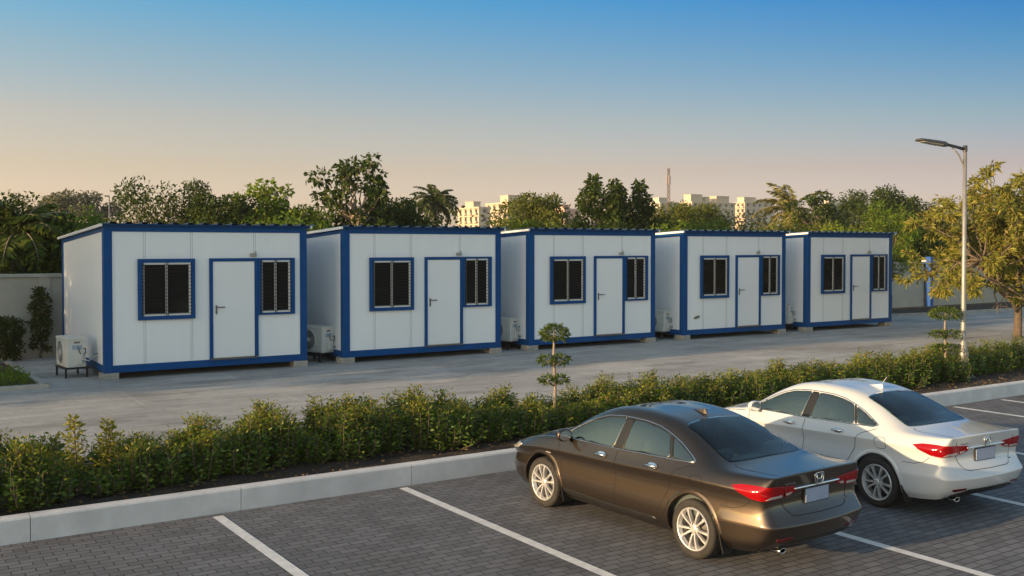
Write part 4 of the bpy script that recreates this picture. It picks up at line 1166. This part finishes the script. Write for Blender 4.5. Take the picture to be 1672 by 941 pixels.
# outlines in (u, z): the daylight openings of the left side
DLO_F = [(3.26, .952), (3.02, 1.085), (2.78, 1.205), (2.56, 1.272), (2.32, 1.298), (2.235, 1.300), (2.285, .966)]
DLO_R = [(2.13, .972), (2.115, 1.300), (1.9, 1.296), (1.68, 1.268), (1.50, 1.224), (1.375, .998)]
DLO_Q = [(1.335, 1.0), (1.452, 1.207), (1.30, 1.15), (1.14, 1.075), (1.03, 1.022), (1.05, 1.008), (1.15, 1.004)]
REAR_GLASS = [(-.585, .70), (-.40, .655), (-.2, .638), (0, .632), (.2, .638), (.40, .655), (.585, .70), (.555, .9), (.52, 1.15), (.495, 1.42), (.25, 1.462), (0, 1.472), (-.25, 1.462), (-.495, 1.42), (-.52, 1.15), (-.555, .9)]
WIND = [(-.62, 3.40), (-.35, 3.47), (0, 3.49), (.35, 3.47), (.62, 3.40), (.57, 3.1), (.525, 2.74), (.25, 2.66), (0, 2.64), (-.25, 2.66), (-.525, 2.74), (-.57, 3.1)]
LAMP = [(79, .888), (66, .915), (50, .922), (35, .915), (20, .903), (7, .893), (1, .868), (5, .83), (14, .80), (30, .785), (46, .778), (56, .79), (68, .835)]

CAR_MESH = car_body()
SH = Shell(CAR_MESH)
_v = lambda p: (p[0], p[1] - UR, p[2])

def wheel_meshes():
    t = MB()
    t.lathe([(.225, -.085), (.262, -.098), (.295, -.094), (.311, -.078), (.315, -.05), (.315, -.046), (.309, -.044), (.309, -.036), (.315, -.034), (.315, -.004), (.309, -.002), (.309, .004), (.315, .006), (.315, .034), (.309, .036),
             (.309, .044), (.315, .046), (.315, .05), (.311, .078), (.295, .094), (.262, .098), (.225, .085)], ax='x', seg=56)
    r = MB()
    r.lathe([(.205, -.07), (.214, -.094), (.224, -.097), (.230, -.09), (.228, -.08), (.228, .08)], ax='x', seg=56)
    r.lathe([(.196, -.05), (.205, -.07), (.205, .08)], ax='x', seg=56)
    for k in range(10):
        a = 2 * math.pi * (k + .25 + (.09 if k % 2 else -.09)) / 10
        ca, sa = math.cos(a), math.sin(a)
        def P(rad, tan, x): return (x, rad * ca - tan * sa, rad * sa + tan * ca)
        vs = []
        for rad, wd, xf, xb in ((.045, .012, -.078, -.04), (.10, .012, -.088, -.055), (.16, .014, -.092, -.06), (.214, .019, -.088, -.055)):
            vs += [P(rad, -wd, xb), P(rad, -wd * .75, xf), P(rad, wd * .75, xf), P(rad, wd, xb)]
        fs = []
        for i in range(3):
            for j in range(3): fs.append((4 * i + j, 4 * i + j + 1, 4 * i + j + 5, 4 * i + j + 4))
        r.add(vs, fs, False)
    r.lathe([(0, -.088), (.03, -.088), (.036, -.082), (.04, -.08), (.058, -.078), (.064, -.07), (.064, -.04)], ax='x', seg=28)
    h = MB()
    h.lathe([(0, -.02), (.15, -.02), (.155, -.012), (.155, 0), (.20, .03), (.225, .03)], ax='x', seg=40)
    for k in range(5):
        a = 2 * math.pi * k / 5 + .3
        h.lathe([(0, -.083), (.008, -.083), (.009, -.07)], (0, .05 * math.cos(a), .05 * math.sin(a)), 'x', 8)
    return t.mesh('tyre'), r.mesh('rim', 40), h.mesh('wheel')
M_TYRE = mat('rubber', (.018, .017, .016), .8, var=.35, vscale=9, bump=.2, bscale=90)
M_RIM = mat('alloy', (.66, .66, .67), .36, .65)
M_DISC = mat('brake_steel', (.05, .05, .052), .5, .6)
M_CHROME = mat('chrome', (.75, .75, .76), .12, 1.0)
M_BLK = mat('black_plastic', (.012, .012, .013), .45)
M_SEAM = mat('panel_gap', (.004, .004, .004), .9)
M_INT = mat('cabin_trim', (.06, .075, .077), .8)
M_SEAT = mat('seat_cloth', (.13, .14, .135), .85, var=.2, vscale=20)
def glass_mat(name, tint, ior, gcol):
    m = bpy.data.materials.new(name); m.use_nodes = True
    nt = m.node_tree; N = nt.nodes; L = nt.links
    N.remove(N['Principled BSDF'])
    tr = N.new('ShaderNodeBsdfTransparent'); tr.inputs['Color'].default_value = tint + (1,)
    gl = N.new('ShaderNodeBsdfGlossy'); gl.inputs['Roughness'].default_value = .015
    gl.inputs['Color'].default_value = gcol + (1,)
    fr = N.new('ShaderNodeFresnel'); fr.inputs['IOR'].default_value = ior
    mx = N.new('ShaderNodeMixShader')
    L.new(fr.outputs['Fac'], mx.inputs['Fac']); L.new(tr.outputs['BSDF'], mx.inputs[1]); L.new(gl.outputs['BSDF'], mx.inputs[2])
    L.new(mx.outputs['Shader'], N['Material Output'].inputs['Surface'])
    return m
M_GLASS = glass_mat('screen_glass', (.70, .82, .80), 1.5, (.9, .95, .95))
M_SIDE = glass_mat('tinted_glass', (.35, .42, .40), 3.4, (1, .93, .74))
M_FRIT = mat('glass_edge', (.006, .006, .007), .12)
M_RED = mat('red_lens', (.27, .002, .004), .07, spec=.45)
M_DRED = mat('dark_red_lens', (.10, .002, .004), .12)
M_CLEAR = mat('clear_lens', (.55, .52, .50), .15, .5, coat=1.0)
M_PLATE = mat('blue_number_plate', (.30, .36, .50), .4, var=.08, vscale=8)
WH = wheel_meshes()

def make_car(name, label, paint, loc, rz, emblem, lip_dark, silver):
    root = thing(name, label, 'car', loc, rz)
    # body skin with the openings taken out
    me = CAR_MESH.copy()
    fc = SH.fc; kill = np.zeros(len(fc), bool)
    small = lambda P, d: dense([(x, y) for x, y in P], 60)
    for P in (DLO_F, DLO_R, DLO_Q):
        o = dense(P, 60); cx = np.mean([p[0] for p in o]); cy = np.mean([p[1] for p in o])
        o2 = [(x - math.copysign(min(.012, abs(x - cx)), x - cx), y - math.copysign(min(.012, abs(y - cy)), y - cy)) for x, y in o]
        kill |= in_poly(fc[:, 1], fc[:, 2], o2) & (np.abs(fc[:, 0]) > .45)
    for P in (REAR_GLASS, WIND):
        o2 = [(x * .965, y + (.02 if abs(y - min(q[1] for q in P)) < .1 else -.02 if abs(y - max(q[1] for q in P)) < .1 else 0)) for x, y in dense(P, 80)]
        kill |= in_poly(fc[:, 0], fc[:, 1], o2) & (fc[:, 2] > .9)
    RA = .368
    for uc in (UR, UF):
        kill |= (np.hypot(fc[:, 1] - uc, fc[:, 2] - .318) < RA) & (np.abs(fc[:, 0]) > .4)
    bm = bmesh.new(); bm.from_mesh(me); bm.faces.ensure_lookup_table()
    bmesh.ops.delete(bm, geom=[bm.faces[i] for i in np.nonzero(kill)[0]], context='FACES')
    for v in bm.verts:
        if v.is_boundary:
            for uc in (UR, UF):
                d = math.hypot(v.co.y - uc, v.co.z - .318)
                if abs(d - RA) < .03 and abs(v.co.x) > .4:
                    v.co.y = uc + (v.co.y - uc) * RA / d; v.co.z = .318 + (v.co.z - .318) * RA / d
    for f in bm.faces: f.smooth = True
    for v in bm.verts: v.co.y -= UR
    bm.to_mesh(me); bm.free()
    link('body', me, paint, root)
    def out(mb, nm, m, par=root, sh=None):
        mb.v = [_v(p) for p in mb.v]
        return mb.build(nm, m, par, sh)
    def gapline(*a_, **k_):
        q = MB(); SH.ribbon(q, *a_, **k_); out(q, 'panel_gap', M_SEAM)
    # wheel arches
    for sg in (-1, 1):
        for uc in (UR, UF):
            a = MB(); n = 32
            vs = []
            for k in range(n + 1):
                t = R(-16 + 212 * k / n)
                y, z = uc + RA * math.cos(t), .318 + RA * math.sin(t)
                h = SH.hit('L' if sg < 0 else 'R', uc + (RA + .012) * math.cos(t), .318 + (RA + .012) * math.sin(t), .0)
                vs += [(h[0] - sg * .012, y, z), (sg * .52, y, z), (sg * .52, uc + .02 * math.cos(t), .318)]
            fs = []
            for k in range(n):
                for j in range(2): fs.append((3 * k + j, 3 * k + j + 1, 3 * k + 4 + j, 3 * k + 3 + j))
            a.add(vs, fs, True); out(a, 'wheel_arch_liner', M_BLK)
            lp = MB(); vs = []
            for k in range(n + 1):
                t = R(-14 + 208 * k / n)
                for rr, of in ((RA - .004, -.012), (RA - .002, .006), (RA + .012, .009), (RA + .03, .006), (RA + .046, -.0005)):
                    h = SH.hit('L' if sg < 0 else 'R', uc + max(rr, RA) * math.cos(t), .318 + max(rr, RA) * math.sin(t), of)
                    vs.append((h[0], uc + rr * math.cos(t), .318 + rr * math.sin(t)))
            fs = [(5 * k + j, 5 * k + 5 + j, 5 * k + 6 + j, 5 * k + 1 + j) for k in range(n) for j in range(4)]
            lp.add(vs, fs, True); out(lp, 'wheel_arch_lip', paint)
            w = link('wheel', WH[2], M_DISC, root)
            w.location = (sg * .745, uc - UR, .315)
            w.rotation_euler = (0.35 if uc == UF else 1.1, 0, 0 if sg < 0 else math.pi)
            link('tyre', WH[0], M_TYRE, w); link('rim', WH[1], M_RIM, w)
            fl = MB(); yf = uc - .40
            fl.prism([(sg * .70, yf, .36), (sg * .855, yf + .02, .36), (sg * .85, yf - .03, .16), (sg * .72, yf - .03, .16)], 0, (0, -.012, 0))
            out(fl, 'mud_flap', M_BLK)
    # under the car, and inside it
    u_ = MB(); u_.box((-.62, .25, .21), (.62, 4.2, .26)); u_.box((-.50, .3, .18), (-.1, .9, .30)); u_.tube([(-.45, .2, .22), (-.45, 2.6, .22)], .03)
    u_.box((-.76, 1.4, .22), (.76, 3.15, .27))
    out(u_, 'underbody', M_BLK)
    f = MB(); f.box((-.76, .8, .40), (.76, 3.5, .44)); f.bbox((-.72, 3.05, .6), (.72, 3.45, .92), .05)
    f.prism([(-.72, 2.0, .44), (-.72, 2.0, .9), (-.70, 2.0, .9), (-.70, 2.0, .44)], 0, (0, 1.2, 0)); f.box((-.6, .72, .90), (.6, 1.1, .975))
    f.box((-.77, .9, .44), (-.74, 3.3, .90)); f.box((.74, .9, .44), (.77, 3.3, .90))
    out(f, 'cabin_lining', M_INT)
    for x in (-.36, .36):
        s_ = MB()
        s_.bbox((x - .25, 2.1, .5), (x + .25, 2.6, .68), .05)
        bk = MB(); bk.bbox((-.24, -.06, 0), (.24, .06, .56), .05); bk.bbox((-.13, -.05, .60), (.13, .05, .78), .045); bk.tube([(-.06, 0, .5), (-.06, 0, .66)], .01); bk.tube([(.06, 0, .5), (.06, 0, .66)], .01)
        mm = Matrix.Translation((x, 2.08, .56)) @ Matrix.Rotation(R(18), 4, 'X')
        s_.add([mm @ Vector(p) for p in bk.v], bk.f, False)
        out(s_, 'front_seat', M_SEAT)
    s_ = MB(); s_.bbox((-.66, 1.15, .5), (.66, 1.6, .68), .05)
    bk = MB(); bk.bbox((-.66, -.06, 0), (.66, .06, .46), .05)
    for x in (-.4, .4): bk.bbox((x - .14, -.05, .44), (x + .14, .05, .60), .045)
    mm = Matrix.Translation((0, 1.16, .56)) @ Matrix.Rotation(R(22), 4, 'X')
    s_.add([mm @ Vector(p) for p in bk.v], bk.f, False)
    out(s_, 'rear_seat', M_SEAT)
    sw = MB(); sw.tube([(-.36 + .17 * math.cos(t), 2.92 + .06 * math.sin(t), .86 + .16 * math.sin(t)) for t in np.linspace(0, 2 * math.pi, 24, endpoint=False)], .014, closed=True)
    out(sw, 'steering_wheel', M_INT)
    # glass
    for sd_ in ('L', 'R'):
        for nm, P in (('front_door_window', DLO_F), ('rear_door_window', DLO_R), ('quarter_window', DLO_Q)):
            g = MB(); SH.patch(g, sd_, dense(P, 72, .02), .002, border=.016); out(g, nm, [M_SIDE, M_FRIT])
        b = MB()
        SH.patch(b, sd_, dense([(2.28, .966), (2.235, 1.300), (2.115, 1.300), (2.132, .971)], 40), .004); out(b, 'door_pillar_cover', M_BLK)
        b = MB()
        SH.patch(b, sd_, dense([(1.372, 1.0), (1.494, 1.222), (1.455, 1.208), (1.338, 1.0)], 30), .004); out(b, 'window_divider', M_BLK)
        c_ = MB()
        low = [(3.30, .944), (2.7, .953), (2.1, .962), (1.5, .985), (1.2, .996), (1.05, 1.001), (1.005, 1.012), (1.03, 1.032), (1.14, 1.086), (1.30, 1.161), (1.47, 1.222), (1.68, 1.281), (1.9, 1.309), (2.12, 1.313), (2.32, 1.311), (2.56, 1.285), (2.79, 1.217), (3.03, 1.095), (3.27, .962)]
        c_.tube(SH.line(sd_, low, 90, .003), .0075, 6); out(c_, 'window_trim', M_CHROME)
        # seams and shut lines of the doors, fuel flap, sill
        gapline(sd_, [(2.205, .945), (2.20, .8), (2.195, .6), (2.21, .36), (2.24, .30)], n=30)
        gapline(sd_, [(3.29, .925), (3.23, .80), (3.20, .6), (3.20, .42), (3.17, .33)], n=30)
        gapline(sd_, [(1.02, .985), (1.24, .90), (1.30, .82), (1.32, .70), (1.42, .52), (1.52, .36), (1.53, .33)], n=40)
        gapline(sd_, [(3.17, .335), (2.3, .315), (1.53, .33)], n=40)
        gapline(sd_, [(.60, .655), (.45, .655), (.32, .69), (.24, .76)], n=18, width=.006)
        if sd_ == 'L':
            gapline(sd_, dense([(1.0, .90), (.83, .905), (.82, .765), (.985, .755)], 40, .03) + [(1.0, .885)], n=60, width=.006)
        gapline(sd_, [(3.35, .90), (3.7, .865), (3.95, .815), (4.12, .765)], n=24)
        q = MB(); SH.patch(q, sd_, dense([(3.17, .328), (2.3, .306), (1.53, .322), (1.53, .262), (3.17, .262)], 80), .004, skirt=.02); out(q, 'sill_strip', M_BLK)
        for nm, uh, zh in (('front', 2.46, .865), ('rear', 1.60, .885)):
            d = MB(); p0 = SH.hit(sd_, uh - .10, zh + .004, 0); p1 = SH.hit(sd_, uh + .10, zh - .004, 0); sg = -1 if sd_ == 'L' else 1
            ox = Vector((sg * .034, 0, 0))
            SH.patch(d, sd_, dense([(uh - .07, zh - .035), (uh + .07, zh - .035), (uh + .07, zh + .03), (uh - .07, zh + .03)], 32, .03), .001, skirt=.003, mi=1)
            d.tube([p0 + ox * .2, p0.lerp(p1, .12) + ox, p0.lerp(p1, .5) + ox * 1.15, p0.lerp(p1, .88) + ox, p1 + ox * .2], [.012, .015, .016, .015, .012], 10)
            out(d, 'door_handle', [M_CHROME if nm else paint, M_BLK])
        sg = -1 if sd_ == 'L' else 1
        m_ = MB(); bm = bmesh.new(); bmesh.ops.create_uvsphere(bm, u_segments=20, v_segments=14, radius=1)
        for v in bm.verts:
            x, y, z = v.co
            y = max(y, -.35)
            z = math.copysign(abs(z) ** .75, z)
            v.co = (sg * (.91 + x * .105), 3.06 + y * .085, 1.005 + z * .078)
        bm.verts.index_update()
        m_.add([v.co[:] for v in bm.verts], [[v.index for v in f_.verts] for f_ in bm.faces], True); bm.free()
        m_.tube([(sg * .78, 3.10, .95), (sg * .85, 3.08, .96)], [.035, .03], 8, mi=1)
        mo = out(m_, 'door_mirror', [paint, M_BLK])
        gm = MB(); gm.lathe([(0, 0), (.8, 0), (1, .002)], ax='y', seg=24)
        gm.v = [(sg * (.91 + x * .088), 3.06 - .0325 + y, 1.005 + z * .062) for x, y, z in gm.v]
        out(gm, 'mirror_glass', M_CHROME, mo)
    g = MB(); SH.patch(g, 'T', dense(REAR_GLASS, 96, .03), .002, border=.028, rings=(1, .85, .65, .45, .25, .1)); out(g, 'rear_window', [M_GLASS, M_FRIT])
    g = MB(); SH.patch(g, 'T', dense(WIND, 96, .03), .002, border=.03, rings=(1, .85, .65, .45, .25, .1)); out(g, 'windscreen', [M_GLASS, M_FRIT])
    # boot and lamps
    for sd_ in ('BL', 'BR'):
        sx = -1 if sd_ == 'BL' else 1
        lo = [p for p in LAMP]
        outer = [p for p in lo if p[0] > 24] ; ot = dense([(22, .904)] + sorted([p for p in lo if p[0] > 22 and p[1] > .88], key=lambda p: p[0]) + sorted([p for p in lo if p[0] > 22 and p[1] <= .88], key=lambda p: -p[0]) + [(22, .792)], 70)
        it = dense([(20.8, .903), (7, .893), (1, .868), (5, .83), (14, .802), (20.8, .793)], 50)
        l = MB(); SH.patch(l, sd_, ot, .011, skirt=.02, border=.012, bmi=1); lo_ = out(l, 'tail_lamp', [M_RED, M_DRED])
        l = MB(); SH.patch(l, sd_, dense([(24, .822), (39, .815), (44, .79), (24, .795)], 30, .004), .0135, skirt=.004); out(l, 'reversing_lens', M_CLEAR, lo_)
        l = MB(); SH.patch(l, sd_, it, .011, skirt=.02, border=.012, bmi=1); lo_ = out(l, 'tail_lamp', [M_RED, M_DRED])
        l = MB(); SH.patch(l, sd_, dense([(9, .838), (19.5, .832), (19.5, .804), (13, .812)], 30, .004), .0135, skirt=.004); out(l, 'reversing_lens', M_CLEAR, lo_)
        l = MB(); SH.patch(l, 'B', dense([(sx * .66, .395), (sx * .44, .40), (sx * .43, .375), (sx * .62, .36)][::1 if sx < 0 else -1], 40, .01), .006); out(l, 'bumper_reflector', M_DRED)
        q = MB()
        SH.ribbon(q, 'B', [(sx * .565, .95), (sx * .548, .90), (sx * .535, .79), (sx * .50, .70), (sx * .43, .615), (sx * .36, .60), (0, .597)], n=50)
        out(q, 'boot_gap', M_SEAM)
        l = MB(); SH.patch(l, 'F' + sd_[1], dense([(76, .735), (60, .735), (40, .72), (22, .69), (16, .665), (30, .645), (50, .65), (66, .675)], 60, .5), .006); out(l, 'headlamp', M_CLEAR)
    for g_ in ([(-.55, .64), (-.597, .60), (-.60, .50), (-.575, .3), (-.56, .09)], [(.55, .64), (.597, .60), (.60, .50), (.575, .3), (.56, .09)]): gapline('T', g_, n=26)
    c_ = MB()
    pts = SH.line('B', [(-.36, .868), (0, .872), (.36, .868)], 30, .012)
    c_.tube(pts, .013, 8); out(c_, 'boot_strip', M_CHROME)
    pl = MB(); pu = SH.hit('B', 0, .765, 0).y
    pl.bbox((-.20, pu - .022, .685), (.20, pu + .02, .845), .006); fr_ = out(pl, 'plate_frame', M_BLK)
    pl = MB(); pl.bbox((-.185, pu - .028, .695), (.185, pu - .018, .835), .003); out(pl, 'number_plate', M_PLATE, fr_)
    e = MB(); eu = SH.hit('B', 0, .935, 0).y - .012
    if emblem == 'H':
        k = [(-.055, .985), (.055, .985), (.062, .955), (.045, .888), (-.045, .888), (-.062, .955)]
        zz = lambda z: z - .005
        e.tube([(a, eu, zz(b)) for a, b in dense(k, 36, .02)], .0055, 6, closed=True)
        e.tube([(-.036, eu, zz(.975)), (-.030, eu, zz(.935)), (-.026, eu, zz(.898))], .0075, 6); e.tube([(.036, eu, zz(.975)), (.030, eu, zz(.935)), (.026, eu, zz(.898))], .0075, 6)
        e.tube([(-.03, eu, zz(.933)), (.03, eu, zz(.933))], .007, 6)
    else:
        e.tube([(.052 * math.cos(t), eu, .932 + .052 * math.sin(t)) for t in np.linspace(0, 2 * math.pi, 32, endpoint=False)], .006, 6, closed=True)
        e.tube([(-.026, eu, .968), (-.026, eu, .925), (-.012, eu, .905), (.012, eu, .905), (.026, eu, .925), (.026, eu, .968)], .0075, 6)
        e.tube([(0, eu, .97), (0, eu, .925)], .006, 6)
    e.v = [(a * 1.2, b, .932 + (c2 - .932) * 1.2) for a, b, c2 in e.v]
    out(e, 'emblem', M_CHROME)
    b = MB(); x = -.50
    for k, wd in enumerate((.020, .016, .020, .018, .014, .020)):
        p = SH.hit('B', x, .925, .002)
        b.box((x, p.y - .004, .917), (x + wd * .3, p.y + .006, .934)); b.box((x, p.y - .0045, .917 + (k % 3) * .0065), (x + wd, p.y + .0055, .921 + (k % 3) * .0065))
        x += wd + .007
    for k in range(3):
        x = .455 + k * .022; p = SH.hit('B', x, .66, .002); b.box((x, p.y - .004, .652), (x + .014, p.y + .006, .667))
    out(b, 'boot_badge', M_CHROME)
    d = MB()
    SH.patch(d, 'B', dense([(-.38, .375), (.38, .375), (.60, .32), (.62, .27), (-.62, .27), (-.60, .32)], 70), .006, skirt=.02); out(d, 'bumper_valance', M_BLK)
    x_ = MB()
    x_.lathe([(.026, .0), (.033, -.004), (.035, 0), (.035, .18), (.028, .18), (.027, .01)], (-.47, .09, .25), 'y', 20)
    x_.v = [(-.47 + (a + .47) * 1.5, b, .24 + (c2 - .25) * .8) for a, b, c2 in x_.v]
    out(x_, 'exhaust_tip', M_CHROME)
    a = MB()
    vs = []
    for u, hw, z in ((1.56, .002, .0), (1.60, .022, .0), (1.72, .03, .0), (1.80, .012, 0)):
        zb = SH.hit('T', 0, u, 0).z; vs += [(-hw, u, zb - .002), (hw, u, zb - .002)]
    zt = SH.hit('T', 0, 1.6, 0).z
    vs += [(-.004, 1.565, zt + .045), (.004, 1.565, zt + .045), (-.005, 1.60, zt + .052), (.005, 1.60, zt + .052), (-.012, 1.70, zt + .032), (.012, 1.70, zt + .032)]
    a.add(vs, [(0, 8, 9, 1), (0, 2, 10, 8), (2, 4, 12, 10), (4, 6, 12), (1, 9, 11, 3), (3, 11, 13, 5), (5, 13, 7), (8, 10, 11, 9), (10, 12, 13, 11), (12, 6, 7, 13)], False)
    if emblem != 'H': a.tube([(0, 1.60, zt + .03), (0, 1.50, zt + .16)], .0035, 5)
    out(a, 'roof_aerial', paint)
    gr = MB(); SH.patch(gr, 'F', dense([(-.42, .62), (.42, .62), (.36, .50), (-.36, .50)], 60, .02), .006); out(gr, 'grille', M_BLK)
    gr = MB(); SH.patch(gr, 'F', dense([(-.55, .36), (.55, .36), (.5, .25), (-.5, .25)], 60, .02), .006); out(gr, 'air_intake', M_BLK)
    ind = MB(); SH.patch(ind, 'L', dense([(3.50, .735), (3.40, .728), (3.40, .715), (3.49, .72)], 20, .01), .004); out(ind, 'side_repeater', M_CLEAR)
    return root

M_BRONZE = mat('bronze_grey_paint', (.074, .058, .045), .46, 1.0, coat=1.0)
M_PEARL = mat('white_paint', (.53, .56, .60), .3, 0, coat=1.0)
make_car('sedan', 'dark bronze-grey sedan parked nearest the camera, nose to the white kerb', M_BRONZE, (8.2, 7.73, 0), R(2.4), 'H', True, False)
make_car('sedan', 'white sedan parked beyond the dark sedan, half hidden by it', M_PEARL, (11.63, 7.92, 0), R(-2.8), 'U', False, False)
# ---------------------------------------------------------------- evening haze over everything
hm = bpy.data.materials.new('haze'); hm.use_nodes = True
hn = hm.node_tree.nodes; hn.remove(hn['Principled BSDF'])
pv = hn.new('ShaderNodeVolumePrincipled')
pv.inputs['Color'].default_value = (.88, .86, .84, 1); pv.inputs['Density'].default_value = .0004; pv.inputs['Anisotropy'].default_value = .3
hm.node_tree.links.new(pv.outputs['Volume'], hn['Material Output'].inputs['Volume'])
tag(MB().box((-1600, -1600, -1.05), (1600, 1600, 19.5)).build('haze', hm), kind='stuff')
